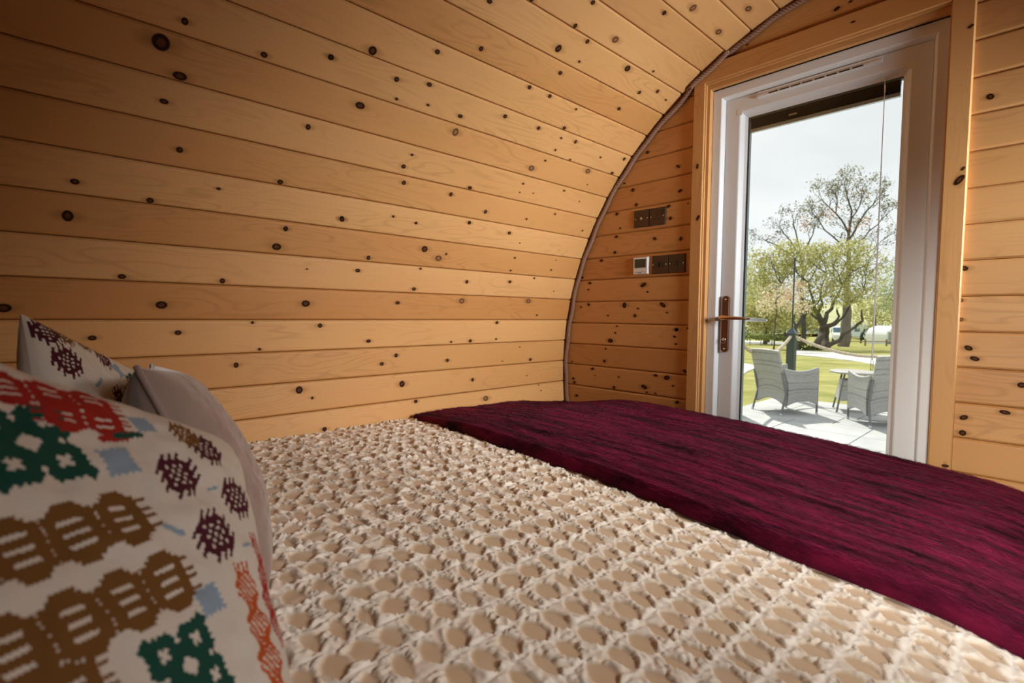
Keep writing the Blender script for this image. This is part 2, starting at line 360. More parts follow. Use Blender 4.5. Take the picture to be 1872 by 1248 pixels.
def end_board(x0a, x1a, z0, z1, idx, lclip=False, rclip=False):
    g = 0.0008; ch = 0.0055; dp = 0.006
    prof = [(z0+g, D+0.019), (z0+g, D+dp), (z0+g+ch, D+.0004), (z0+g+ch*1.7, D), (z1-g-ch*1.7, D), (z1-g-ch, D+.0004), (z1-g, D+dp), (z1-g, D+0.019)]
    V = []; m = len(prof)
    for side in (0, 1):
        for z, y in prof:
            x = (CX-arcx(z) if lclip else x0a) if side == 0 else (CX+arcx(z) if rclip else x1a)
            V.append((x, y, z))
    mb = MB(); F = []; U = []
    for i in range(m):
        j = (i+1) % m; F.append((i, j, m+j, m+i)); U.append([(V[q][0], V[q][2]) for q in (i, j, m+j, m+i)])
    mb.add(V, F, 0, U); mb.add(V[:m], [tuple(range(m))]); mb.add(V[m:], [tuple(range(m))[::-1]])
    xl = min(v[0] for v in V); xr = max(v[0] for v in V); rr = random.Random(idx)
    for px, py, s in end_knots:
        P = at_y(px, py, D)
        if xl < P.x < xr and z0 < P.z < z1:
            r = SZ[s]*(.95 if px < 1700 else 1.1); z = max(z0+r+.006, min(z1-r-.006, P.z)); e = rr.uniform(.85, 1.5); a = rr.uniform(-.7, .7)
            ex = Vector((math.cos(a), 0, math.sin(a))); ez = Vector((-math.sin(a), 0, math.cos(a)))
            knot_disc(mb, (P.x, D, z), (1, 0, 0), (0, 0, 1), (0, -1, 0), r*3, r*1.4, 3)
            knot_disc(mb, (P.x, D, z), ex, ez, (0, -1, 0), r*e, r/e, 1 if px < 1700 or s == 'n' else 2)
    o = mb.build('board', [PINE, KNOT, KNOTL, HALO], WE); t_ = tone(500+idx, .06)
    o.color = (t_[0]*.93, t_[1]*.88, t_[2]*.80, 1) if x1a < -1 else (t_[0]*.96, t_[1]*.94, t_[2]*.9, 1)
TX0, TX1, TX2, TX3 = -1.124, -1.073, -0.267, -0.209      # architraves: outer/inner left, inner/outer right
ZT0, ZT1 = 2.046, 2.122
for i in range(len(seams)-1):
    z0, z1 = seams[i], seams[i+1]
    if z1 <= ZT1: end_board(0, TX0+.02, z0, z1, i, lclip=True)
    elif z0 < CZ+RA-.03:
        end_board(0, TX3, z0, min(z1, CZ+RA-.002), i, lclip=True)
    if z0 < CZ+RA-.03: end_board(TX3-.02, 0, z0, min(z1, CZ+RA-.002), i+40, rclip=True)
# solid wall behind the boards, with the door opening left free
m_ = MB(); o_l, o_r, o_t = -1.060, -0.262, 2.02
m_.box((-1.95, D+.020, -.3), (o_l, D+.10, 2.36)); m_.box((o_r, D+.020, -.3), (1.35, D+.10, 2.36)); m_.box((o_l, D+.020, o_t), (o_r, D+.10, 2.36)); m_.box((o_l, D+.020, -.3), (o_r, D+.10, -.02))
m_.build('wall_core', plain('outer_cladding', (.22, .15, .10), .8), WE)

# architrave boards (named as the room's trim)
def trim(name, a, b, knots=(), col=(.98, .94, .86, 1), axis='z'):
    mb = MB(); x0, z0 = a; x1, z1 = b; y0 = D-0.018; y1 = D+.02; c = .003
    P = [(x0, y1), (x0, y0+c), (x0+c, y0), (x1-c, y0), (x1, y0+c), (x1, y1)] if axis == 'z' else [(z0, y1), (z0, y0+c), (z0+c, y0), (z1-c, y0), (z1, y0+c), (z1, y1)]
    V = []
    for e in (0, 1):
        for s, y in P: V.append((s, y, (z0, z1)[e]) if axis == 'z' else ((x0, x1)[e], y, s))
    m = len(P); F = []; U = []
    for i in range(m):
        j = (i+1) % m; F.append((i, j, m+j, m+i)); U.append([((V[q][2], V[q][0]+V[q][1]) if axis == 'z' else (V[q][0], V[q][2]+V[q][1])) for q in (i, j, m+j, m+i)])
    mb.add(V, F, 0, U); mb.add(V, [tuple(range(m)), tuple(range(m, 2*m))[::-1]])
    for px, py, r, e in knots:
        p = at_y(px, py, y0); knot_disc(mb, p, (0, 0, 1) if axis == 'z' else (1, 0, 0), (1, 0, 0) if axis == 'z' else (0, 0, 1), (0, -1, 0), r*2.5, r*1.2, 3)
        ang = e; ex = Vector((math.cos(ang), 0, math.sin(ang))); ez = Vector((-math.sin(ang), 0, math.cos(ang)))
        knot_disc(mb, p, ex, ez, (0, -1, 0), r*1.5, r*.7, 1)
    bm_fix(mb); o = mb.build(name, [PINE, KNOT, KNOTL, HALO], kind='structure'); o.color = col; return o
def bm_fix(mb): pass
trim('trim_1', (TX0, 0), (TX1, ZT0), [(1276, 398, .009, .9), (1275, 304, .008, 1.5), (1258, 372, .004, 0), (1257, 600, .004, 0)])['label'] = 'narrow upright pine architrave left of the glass door'
trim('trim_2', (TX2, 0), (TX3, 2.27), [(1754, 329, .013, .9), (1761, 308, .005, .9), (1775, 48, .006, .5), (1728, 851, .007, 0)], col=(1, .98, .93, 1))['label'] = 'upright pine architrave right of the glass door with a large dark knot'
trim('trim_3', (-1.32, ZT0), (TX2, ZT1), [(1366, 57+25, .005, 0), (1560, 40, .005, 0)], axis='x')['label'] = 'pine head board above the glass door'
# door lining (thin boards returning to the frame)
LNE = empty('trim_4', kind='structure', label='thin pine lining strips inside the door opening')
for a_, b_ in (((TX1-.012, D-.012, 0), (TX1+.004, D+.032, ZT0-.0062)), ((TX1+.004, D-.002, 0), (TX1+.0165, D+.032, ZT0-.0262)), ((TX2-.002, D-.012, 0), (TX2+.012, D+.032, ZT0-.0062)),
               ((TX1, D-.012, ZT0-.006), (TX2, D+.032, ZT0+.01)), ((TX1+.004, D-.002, ZT0-.026), (TX2-.0025, D+.032, ZT0-.0062))):
    LN = MB(); LN.box(a_, b_); LN.build('lining_strip', PINE, LNE)

# ------------------------------------------------------------------ glass door
DR = empty('door_1', (0, 0, 0), kind='structure'); DR['label'] = 'white glazed door in the pine end wall'
def ring(mb, rect, prof, mi=0, closed=False):
    """mitred frame: prof = [(inset, y)...] swept round rect (x0,z0,x1,z1)"""
    x0, z0, x1, z1 = rect; V = []
    for ins, y in prof: V += [(x0+ins, y, z0+ins), (x1-ins, y, z0+ins), (x1-ins, y, z1-ins), (x0+ins, y, z1-ins)]
    F = []
    n = len(prof); R_ = range(n if closed else n-1)
    for i in R_:
        j = (i+1) % n
        for k in range(4): F.append((i*4+k, i*4+(k+1) % 4, j*4+(k+1) % 4, j*4+k))
    mb.add(V, F, mi)
FX0, FX1 = -1.0565, -0.2655; FZ1 = 2.02
mb = MB(); ring(mb, (FX0, 0.02, FX1, FZ1), [(0, 2.26), (0, 2.178), (.003, 2.176), (.036, 2.176), (.039, 2.178), (.0475, 2.198), (.0475, 2.26)], closed=True)
mb.build('door_frame', UPVC, DR)
SX0, SX1, SZ0, SZ1 = -1.0085, -.3135, .068, 1.972
mb = MB(); ring(mb, (SX0, SZ0, SX1, SZ1), [(0, 2.25), (0, 2.2005), (.002, 2.1985), (.058, 2.1985), (.062, 2.2005), (.074, 2.219), (.084, 2.224), (.084, 2.245), (.083, 2.25)], closed=True)
SASH = mb.build('sash', UPVC, DR)
mb = MB(); ring(mb, (SX0-.0012, SZ0-.0012, SX1+.0012, SZ1+.0012), [(0, 2.245), (0, 2.206), (.004, 2.206), (.004, 2.245)], closed=True); mb.build('gasket', GASKET, SASH)
GX0, GX1, GZ0, GZ1 = SX0+.084, SX1-.084, SZ0+.084, SZ1-.084
mb = MB(); ring(mb, (GX0-.002, GZ0-.002, GX1+.008, GZ1+.002), [(0, 2.228), (.009, 2.228), (.009, 2.246), (0, 2.246)], closed=True); mb.build('glazing_spacer', SPACER, SASH)
mb = MB(); mb.box((GX0-.001, 2.2255, GZ0-.001), (GX1+.001, 2.2275, GZ1+.001)); mb.build('glass_pane', GLASS, SASH)
# little corner tapes left on the sash
TAPE = plain('cream_tape', (.80, .73, .62), .5)
for xa, xb in ((GX0-.036, GX0-.016), (GX1+.004, GX1+.034)):
    mb = MB(); mb.box((xa, 2.1976, GZ1+.008), (xb, 2.1984, GZ1+.034)); mb.build('corner_tape', TAPE, DR)
# trickle vent
vt = MB(); vx0, vx1 = -.876, -.455; vt.add([(x, y, z) for x in (vx0, vx1) for y, z in ((2.199, 1.944), (2.186, 1.9455), (2.186, 1.9535), (2.191, 1.955), (2.191, 1.967), (2.199, 1.969))], [(5, 4, 3, 2, 1, 0), (6, 7, 8, 9, 10, 11)]+[(i, (i+1) % 6, 6+(i+1) % 6, 6+i) for i in range(6)])
VT = vt.build('trickle_vent', WHITEP, SASH)
for i in range(8):
    xa = vx0+.045+i*.041; sl = MB(); sl.box((xa, 2.1853, 1.9475), (xa+.034, 2.1862, 1.9520)); sl.build('vent_slot', BLACK, DR)
# blind between the panes, drawn up
bz1 = GZ1; bz0 = CAMZ+.3495*2.235
HB = MB(); HB.box((GX0+.009, 2.2295, bz1-.022), (GX1-.009, 2.2445, bz1-.001)); BL = HB.build('blind_headrail', SLAT, DR)
ns = 9
for i in range(ns):
    z = bz0+.008+(bz1-.024-bz0-.008)*i/ns; s_ = MB()
    M_ = Matrix.Translation((0, 2.237, z)) @ Matrix.Rotation(math.radians(random.uniform(-14, 14)), 4, 'X')
    s_.box((GX0+.010, -.0065, 0), (GX1-.010, .0065, .0042), M=M_); s_.build('blind_slat', SLAT, BL)
s_ = MB(); s_.box((GX0+.009, 2.230, bz0-.006), (GX1-.009, 2.2445, bz0+.007)); s_.build('bottom_rail', SILVER, BL)
s_ = MB(); s_.box((-.768, 2.2285, bz0+.022), (-.738, 2.2300, bz0+.029)); s_.build('rail_clip', SILVER, BL)
# wand
wx = -.2028*2.212; wy = 2.212
wd = MB(); wd.tube([(wx, wy, 1.895), (wx, wy, 1.872), (wx+.001, wy, 1.868), (wx+.001, wy, 1.845), (wx, wy, 1.842)], [.0012, .0012, .0035, .003, .001], 8); WD = wd.build('wand_hook', CHROME, DR)
wd = MB(); wd.tube([(wx, wy, 1.845), (wx, wy, 1.6), (wx+.001, wy, 1.2), (wx, wy, .90)], [.0012, .0016, .0026, .003], 8); wd.build('wand', plain('pale_wand', (.82, .84, .85), .25), DR)
wd = MB(); wd.lathe([(.002, .04), (.0045, .034), (.0055, .01), (.005, .0), (.001, -.002)], c=(wx, wy, .862), n=10); wd.build('wand_grip', PERSPEX, DR)
# handle
hp = MB(); hx = -.981; hw = .0155; HV = []
for k in range(17): a = pi*k/16; HV.append((hx+hw*math.cos(a), 1.125+hw*math.sin(a)))
for k in range(17): a = pi+pi*k/16; HV.append((hx+hw*math.cos(a), .912+hw*math.sin(a)))
n_ = len(HV); V = [(x, 2.1985, z) for x, z in HV]+[(x, 2.189, z) for x, z in HV]+[(hx+(x-hx)*.85, 2.187, 1.02+(z-1.02)*.985) for x, z in HV]
F = [(i, (i+1) % n_, n_+(i+1) % n_, n_+i) for i in range(n_)]+[(n_+i, n_+(i+1) % n_, 2*n_+(i+1) % n_, 2*n_+i) for i in range(n_)]+[tuple(range(2*n_, 3*n_))]
hp.add(V, F); HP = hp.build('handle_plate', COPPER, SASH)
lv = MB(); lv.tube([(hx, 2.188, 1.046), (hx, 2.165, 1.046), (hx+.001, 2.150, 1.046)], [.0095, .0085, .009], 12)
lv.tube([(hx-.010, 2.150, 1.047), (hx+.004, 2.148, 1.047), (hx+.04, 2.146, 1.0455), (hx+.085, 2.147, 1.044), (hx+.112, 2.153, 1.043), (hx+.120, 2.158, 1.043)], [.004, .0105, .0085, .0065, .0045, .002], 12)
lv.build('lever', BRASS, DR)['label'] = 'brass lever'
for z in (1.125, .912):
    sc_ = MB(); sc_.lathe([(.004, 0), (.0035, .001), (.001, .0012)], c=(hx, 2.187, z), n=10, M=Matrix.Rotation(pi/2, 4, 'X')); sc_.build('screw', CHROME, DR)
kk = MB(); kk.lathe([(.007, 0), (.0068, .004), (.003, .0045)], c=(hx, 2.187, .952), n=14, M=Matrix.Rotation(pi/2, 4, 'X'))
kk.build('key_cylinder', CHROME, DR); kk = MB()
kk.tube([(hx+.0105*math.cos(a)-.001, 2.178, .944+.008*math.sin(a)) for a in [2*pi*q/14 for q in range(15)]], .0011, 6, cap=False); kk.build('key_ring', CHROME, DR); kk = MB(); kk.tube([(hx-.012, 2.178, .953), (hx-.002, 2.176, .949), (hx+.010, 2.177, .952)], .0014, 6)
kk.build('key', CHROME, DR)
OUTM = plain('white_handle', (.86, .88, .9), .15)
ol = MB(); ol.box((hx-.016, 2.2515, .90), (hx+.016, 2.262, 1.14)); ol.build('outside_plate', OUTM, DR); ol = MB(); ol.tube([(hx, 2.262, 1.04), (hx, 2.285, 1.04), (hx, 2.297, 1.0405)], .009, 10)
ol.tube([(hx-.01, 2.302, 1.041), (hx+.04, 2.304, 1.040), (hx+.10, 2.303, 1.038), (hx+.132, 2.300, 1.037)], [.010, .010, .008, .005], 12); ol.build('outside_lever', OUTM, DR, kind=None)
# unseen board added above the door outside, keeps the sun off the bed
cn = MB(); cn.box((-2.0, D+.1, 2.50), (1.4, 3.35, 2.56)); cn.build('sun_blocker', plain('blocker_board', (.3, .22, .15), .8), label='flat unseen board added above the door outside to block the sun', cat='canopy')

# ------------------------------------------------------------------ rope along the corner
def rope_strands(path, R, r, pitch, n=3, seg=6, mb=None):
    mb = mb or MB(); P = [Vector(p) for p in path]; L = [0]
    for i in range(1, len(P)): L.append(L[-1]+(P[i]-P[i-1]).length)
    for s in range(n):
        pts = []
        for i, p in enumerate(P):
            t = (P[min(i+1, len(P)-1)]-P[max(i-1, 0)]).normalized(); u = Vector((0, 1, 0.001))
            if abs(t.dot(u)) > .95: u = Vector((0, 0, 1))
            u = (u-t*u.dot(t)).normalized(); w = t.cross(u); a = 2*pi*(L[i]/pitch+s/n)
            pts.append(p+u*math.cos(a)*R+w*math.sin(a)*R)
        mb.tube(pts, r, seg, cap=True)
    return mb
path = []
ang = -22.0
while ang < 202:
    rr_ = 1.531+.0025*math.sin(ang*.9)+.002*math.sin(ang*.37+1)
    if 48 < ang < 58: rr_ -= .009*math.sin((ang-48)/10*pi)
    y = D-.011 - (.014 if 57 < ang < 64 else 0)
    a = math.radians(ang); path.append((CX-rr_*math.cos(a), y, CZ+rr_*math.sin(a))); ang += .13
rope_strands(path, .0064, .0052, .036, 3, 7).build('corner_rope', ROPEM, label='brown twisted rope trim following the curved corner between side wall and end wall', cat='rope')

# ------------------------------------------------------------------ sockets, switches, thermostat on the end wall
def plate(name, x0, x1, z0, z1, mat, **kw):
    r = empty(name, ((x0+x1)/2, D, (z0+z1)/2), **kw); w = (x1-x0)/2; h = (z1-z0)/2
    mb = MB(); ring(mb, (-w, -h, w, h), [(0, 0), (0, -.004), (.002, -.006), (w-.0001, -.006)]); mb.box((-w+.0019, -.0062, -h+.0019), (w-.0019, -.0058, h-.0019))
    mb.build('face_plate', mat, r); return r, w, h
def screws(r, w):
    for s in (-1, 1):
        mb = MB(); mb.lathe([(.003, 0), (.0028, .0012), (.001, .0014)], c=(s*(w-.009), -.0062, 0), n=10, M=Matrix.Rotation(pi/2, 4, 'X')); mb.build('screw', CHROME, r)
zt0, zt1 = CAMZ+.1975*D, CAMZ+.2355*D
r, w, h = plate('blanking_plate', -.6625*D, -.6235*D, zt0, zt1, BRONZE, label='square bronze outlet plate with a central aerial socket, left of the pair nearer the ceiling', cat='wall socket')
screws(r, w); mb = MB(); mb.lathe([(.006, 0), (.006, .003), (.0035, .0035), (.003, .001)], c=(0, -.006, 0), n=14, M=Matrix.Rotation(pi/2, 4, 'X')); mb.build('aerial_socket', CHROME, r)
r, w, h = plate('power_socket', -.6225*D, -.5835*D, zt0, zt1, BRONZE, label='square bronze three-pin power socket with rocker switch, high on the end wall', cat='wall socket')
for a_, b_ in (((-.0035, -.0066, .002), (.0035, -.0061, .012)), ((-.017, -.0066, -.014), (-.007, -.0061, -.006)), ((.003, -.0066, -.014), (.013, -.0061, -.006))):
    mb = MB(); mb.box(a_, b_); mb.build('pin_hole', BLACK, r)
mb = MB(); mb.box((.020, -.0105, .010), (.031, -.006, .028)); mb.build('rocker', BLACK, r); screws(r, w)
zb0, zb1 = CAMZ+.0925*D, CAMZ+.1315*D
r, w, h = plate('thermostat', -.6602*D, -.6215*D, zb0, zb1, WHITEP, label='small white thermostat with a grey screen on the end wall', cat='thermostat')
mb = MB(); mb.box((-w+.004, -.013, -h+.004), (w-.004, -.006, h-.003)); mb.build('housing', WHITEP, r)
mb = MB(); mb.box((-w+.011, -.0138, -.010), (w-.011, -.0129, h-.010)); mb.build('screen', SCREEN, r)
mb = MB(); mb.box((-w+.012, -.0145, -h+.012), (w-.012, -.0129, -h+.0135)); mb.build('flap_line', plain('grey_button', (.35, .33, .3), .4), r); mb = MB(); mb.box((-.010, -.0145, -h+.0075), (.010, -.0129, -h+.0115)); mb.build('button', bpy.data.materials['grey_button'], r)
r, w, h = plate('light_switch', -.6140*D, -.5750*D, zb0, zb1, BRONZE, label='square bronze plate with two dark rockers next to the thermostat', cat='switch')
for s in (-.008, .010):
    mb = MB(); mb.box((s-.0065, -.0105, -.012), (s+.0065, -.006, .012)); mb.build('rocker', BLACK, r)
screws(r, w)
r, w, h = plate('light_switch', -.5740*D, -.5350*D, zb0, zb1, BRONZE, label='square bronze plate with a single dark rocker, nearest the door trim', cat='switch')
mb = MB(); mb.box((-.006, -.0105, -.012), (.006, -.006, .012)); mb.build('rocker', BLACK, r); screws(r, w)

# ------------------------------------------------------------------ bed
XL, XR, YF, YH = -1.835, 0.34, 2.10, -0.30
xk = np.array([-2.0, -1.84, -1.72, -1.4, -1.15, -.82, -.64, -.5, -.37, -.27, -.19, -.115, -.05, 0.0, .12, .22, .29, .325, .34, .345])
zk = np.array([.600, .608, .614, .620, .612, .598, .584, .571, .557, .549, .543, .536, .524, .508, .478, .44, .39, .32, .2, .08])
def bed_z(x, y):
    z = np.interp(x, xk, zk)
    z = z+.012*np.exp(-((x+1.3)/.5)**2)*0
    left = sstep(-1.2, -1.75, x)
    z = z-left*.040*sstep(1.55, 2.1, y)                       # the bedding rolls down towards the far left corner
    z = z-.010*sstep(1.8, 2.1, y)-.035*sstep(2.04, 2.12, y)
    z = z-.0*y
    return z
def soft(f, x, y):
    s = 0
    for dx in (-.03, 0, .03): s = s+f(x+dx, y)
    return s/3
# base, mattress, headboard
BED = empty('bed', (-.75, .9, 0), label='low double bed against the curved pine wall, hidden under its bedding', cat='bed')
mb = MB(); mb.box((-.95, -1.12, .10), (.90, 1.12, .30)); mb.build('divan_base', plain('divan', (.25, .2, .16), .8), BED)
mb = MB(); mb.box((-.95, -1.12, .30), (.95, 1.12, .44)); mb.build('mattress', plain('mattress', (.7, .66, .6), .8), BED)
mb = MB(); mb.box((-.98, -1.30, .0), (.98, -1.25, .80)); mb.build('headboard', plain('headboard_fabric', (.06, .05, .05), .9), BED)
for sx in (-.85, .8):
    for sy in (-1.0, 1.0):
        mb = MB(); mb.lathe([(.025, 0), (.03, .1)], c=(sx, sy, 0), n=12); mb.build('leg', BLACK, BED)

def fabric_cover():
    nx, ny = 820, 760
    xs = np.interp(np.linspace(0, 1, nx), [0, .25, .85, 1], [XL, -1.1, .1, .343]); ys = np.linspace(YH, YF+.012, ny)
    X, Y = np.meshgrid(xs, ys, indexing='ij')
    Z = soft(bed_z, X, Y)
    # woven seersucker: narrow flat ribs run the length of the bed, ruched cells between them
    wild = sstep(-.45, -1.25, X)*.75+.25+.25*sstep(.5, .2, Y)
    Xw = X+.010*wild*vnoise(X*7, Y*5, 1)+.004*vnoise(X*20, Y*14, 2)
    pit = .0585; k = np.floor((Xw+.022)/pit+.5); du = (Xw+.022)/pit-k+.5    # rib at du=0/1
    du = np.abs(((Xw+.022)/pit-k))*2                                       # 0 at rib, 1 mid-cell
    kk_ = np.floor((Xw+.022)/pit)
    ph = np.modf(np.abs(np.sin(kk_*12.9898)*43758.5453))[0]
    py_ = .047
    Yw = Y+.013*wild*vnoise(X*9+5, Y*8, 3)+.008*vnoise(X*16, Y*9, 4)
    q = Yw/py_+ph+.5*(kk_ % 2); cell = np.floor(q); dv = np.abs(q-cell-.5)*2   # 0 at cell centre, 1 at edge
    cu = 1-du                                                             # 0 at mid-cell
    rnd = np.modf(np.abs(np.sin(cell*78.233+kk_*37.719)*15731.743))[0]
    lens = (.50+.42*rnd)*np.clip(1-(cu/.90)**2.2, 0.0, 1)+1e-3
    e = dv/lens
    ridge = sstep(.80, 1.15, e)
    n1 = 1-np.abs(vnoise(X*48+vnoise(X*20, Y*20, 8)*2, Y*135+vnoise(X*25, Y*18, 9)*6, 5))*3
    n2 = 1-np.abs(vnoise(X*110+Y*40, Y*120-X*60, 6))*2
    n3 = vnoise(X*45, Y*45, 7)
    crk = ridge*(.0022*np.clip(n1, -1, 1)+.0012*n2)*(.9+.9*wild)
    crk = crk+wild*sstep(.3, .9, wild)*(.0022*(1-np.abs(vnoise(X*34, Y*30, 11))*2)*(.4+ridge)+.0018*n3)
    rib = np.exp(-(du/.155)**2)
    h = .0040*ridge*(1-.35*rib)+crk*(1-.7*rib)-.0010
    Z = Z+h*(1-.6*sstep(.25, .34, X))
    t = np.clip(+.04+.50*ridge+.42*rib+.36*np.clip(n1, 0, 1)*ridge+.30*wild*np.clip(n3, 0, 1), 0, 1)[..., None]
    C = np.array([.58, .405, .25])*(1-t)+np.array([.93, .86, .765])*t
    P = np.stack([X, Y, Z], -1)
    m, tt, p = newmat('seersucker'); L = tt.links.new
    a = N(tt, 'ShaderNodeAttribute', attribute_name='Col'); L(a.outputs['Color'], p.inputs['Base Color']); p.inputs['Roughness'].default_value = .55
    p.inputs['Sheen Weight'].default_value = .25; p.inputs['Specular IOR Level'].default_value = .4
    c = N(tt, 'ShaderNodeTexCoord'); n = N(tt, 'ShaderNodeTexNoise', Scale=260.0, Detail=3.0); L(c.outputs['Object'], n.inputs['Vector'])
    b = N(tt, 'ShaderNodeBump', Strength=.35, Distance=.001); L(n.outputs['Fac'], b.inputs['Height']); L(b.outputs[0], p.inputs['Normal'])
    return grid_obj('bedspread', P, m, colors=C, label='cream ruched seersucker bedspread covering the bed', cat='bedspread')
fabric_cover()

# burgundy throw
def throw_z(x, y): return soft(bed_z, x, y)
def make_throw():
    y0, y1 = 1.118, YF+.022
    nx, ny = 420, 190
    xs = np.linspace(-1.815, .345, nx); v = np.linspace(0, 1, ny)**1.3
    X, V_ = np.meshgrid(xs, v, indexing='ij')
    edge = .010*vnoise(X*2.2, X*0+1, 21)+.004*vnoise(X*9, X*0+3, 22)
    Yn = y0+edge+.03*sstep(-1.3, -1.8, X)
    Y = Yn+(y1-Yn)*V_
    th = .040*np.clip(1-((1-V_*75).clip(0))**2, 0, 1)**.5*(1-.55*sstep(-1.35, -1.8, X))
    th = th+.008*sstep(.75, 1.0, V_)
    fold = .0035*vnoise(X*2.5, Y*26, 23)+.0022*vnoise(X*6, Y*60, 24)+.0035*vnoise(X*1.2, Y*9, 25)
    Z = throw_z(X, Y)+.004+th+fold*sstep(0, .06, V_)*1.1
    far = sstep(.955, 1.0, V_); Z = Z-.12*far**2
    top = np.stack([X, Y, Z], -1)
    # vertical near face folded under
    rows = [np.stack([xs, top[:, 0, 1]+o, np.maximum(bed_z(xs, top[:, 0, 1]+o)+.001, 0)], -1)[:, None] for o in (.05, .012)]
    zf = top[:, 0, 2]
    P = np.concatenate([rows[0], rows[1], top], 1)
    m, t, p = newmat('burgundy_wool'); L = t.links.new
    c = N(t, 'ShaderNodeTexCoord'); mp_ = N(t, 'ShaderNodeMapping'); mp_.inputs['Scale'].default_value = (5, 34, 10); L(c.outputs['Object'], mp_.inputs[0])
    n = N(t, 'ShaderNodeTexNoise', Scale=1.0, Detail=7.0, Roughness=.62); L(mp_.outputs[0], n.inputs['Vector'])
    r = N(t, 'ShaderNodeValToRGB'); e = r.color_ramp.elements; e[0].position = .36; e[0].color = (.008, .001, .004, 1); e[1].position = .70; e[1].color = (.19, .007, .042, 1)
    L(n.outputs['Fac'], r.inputs[0]); L(r.outputs[0], p.inputs['Base Color']); p.inputs['Roughness'].default_value = .85; p.inputs['Specular IOR Level'].default_value = .1
    p.inputs['Sheen Weight'].default_value = .08; p.inputs['Sheen Tint'].default_value = (.9, .35, .5, 1)
    b = N(t, 'ShaderNodeBump', Strength=.9, Distance=.006); L(n.outputs['Fac'], b.inputs['Height']); L(b.outputs[0], p.inputs['Normal'])
    T = grid_obj('throw', P, m, label='burgundy brushed wool throw laid across the foot of the bed', cat='throw')
    # brushed pile
    cnt = 95000
    i = rng.uniform(0, nx-2, cnt); j = rng.uniform(2, ny-1.2, cnt)**1.0; j = rng.uniform(0, ny-1.2, cnt)
    ii = i.astype(int); jj = j.astype(int); B = top[ii, jj]+(top[ii+1, jj]-top[ii, jj])*(i-ii)[:, None]+(top[ii, jj+1]-top[ii, jj])*(j-jj)[:, None]
    sgn = np.where(rng.random(cnt) < .5, -1, 1); ln = rng.uniform(.010, .026, cnt)
    d = np.stack([sgn*ln*.95, rng.normal(0, .22, cnt)*ln, rng.uniform(.02, .22, cnt)*ln], -1)
    sl_x = (top[ii+1, jj, 2]-top[ii, jj, 2])/(xs[1]-xs[0]); d[:, 2] += sl_x*d[:, 0]
    w = np.stack([rng.normal(0, .3, cnt), np.ones(cnt), rng.normal(0, .5, cnt)], -1)*.00035
    B[:, 2] += .0005; mid = B+d*.55+np.array([0, 0, .0016]); tip = B+d
    V = np.stack([B-w, B+w, mid+w*.8, mid-w*.8, tip], 1).reshape(-1, 3)
    base = np.arange(cnt)*5; quads = np.stack([base, base+1, base+2, base+3], -1); tris = np.stack([base+3, base+2, base+4], -1)
    me = bpy.data.meshes.new('wool_pile'); me.vertices.add(len(V)); me.vertices.foreach_set('co', V.reshape(-1).astype(np.float32))
    lp = np.concatenate([quads.reshape(-1), tris.reshape(-1)]).astype(np.int32); me.loops.add(len(lp)); me.loops.foreach_set('vertex_index', lp)
    st = np.concatenate([np.arange(cnt)*4, cnt*4+np.arange(cnt)*3]).astype(np.int32); tt = np.concatenate([np.full(cnt, 4), np.full(cnt, 3)]).astype(np.int32)
    me.polygons.add(2*cnt); me.polygons.foreach_set('loop_start', st); me.polygons.foreach_set('loop_total', tt); me.update(calc_edges=True)
    m2, t2, p2 = newmat('wool_fibre'); g = N(t2, 'ShaderNodeNewGeometry'); c2 = N(t2, 'ShaderNodeTexCoord'); mp2 = N(t2, 'ShaderNodeMapping'); mp2.inputs['Scale'].default_value = (5, 34, 10)
    n2 = N(t2, 'ShaderNodeTexNoise', Scale=1.0, Detail=7.0, Roughness=.62); t2.links.new(c2.outputs['Object'], mp2.inputs[0]); t2.links.new(mp2.outputs[0], n2.inputs['Vector'])
    ma = N(t2, 'ShaderNodeMath', operation='MULTIPLY_ADD'); ma.inputs[1].default_value = .16; t2.links.new(g.outputs['Random Per Island'], ma.inputs[0]); t2.links.new(n2.outputs['Fac'], ma.inputs[2])
    r2 = N(t2, 'ShaderNodeValToRGB'); e = r2.color_ramp.elements; e[0].position = .42; e[0].color = (.010, .001, .005, 1); e[1].position = .80; e[1].color = (.32, .014, .075, 1)
    t2.links.new(ma.outputs[0], r2.inputs[0]); t2.links.new(r2.outputs[0], p2.inputs['Base Color']); p2.inputs['Roughness'].default_value = .7; p2.inputs['Specular IOR Level'].default_value = .12
    me.materials.append(m2); o = bpy.data.objects.new('wool_pile', me); link(o, T); tag(o, kind='stuff')
make_throw()

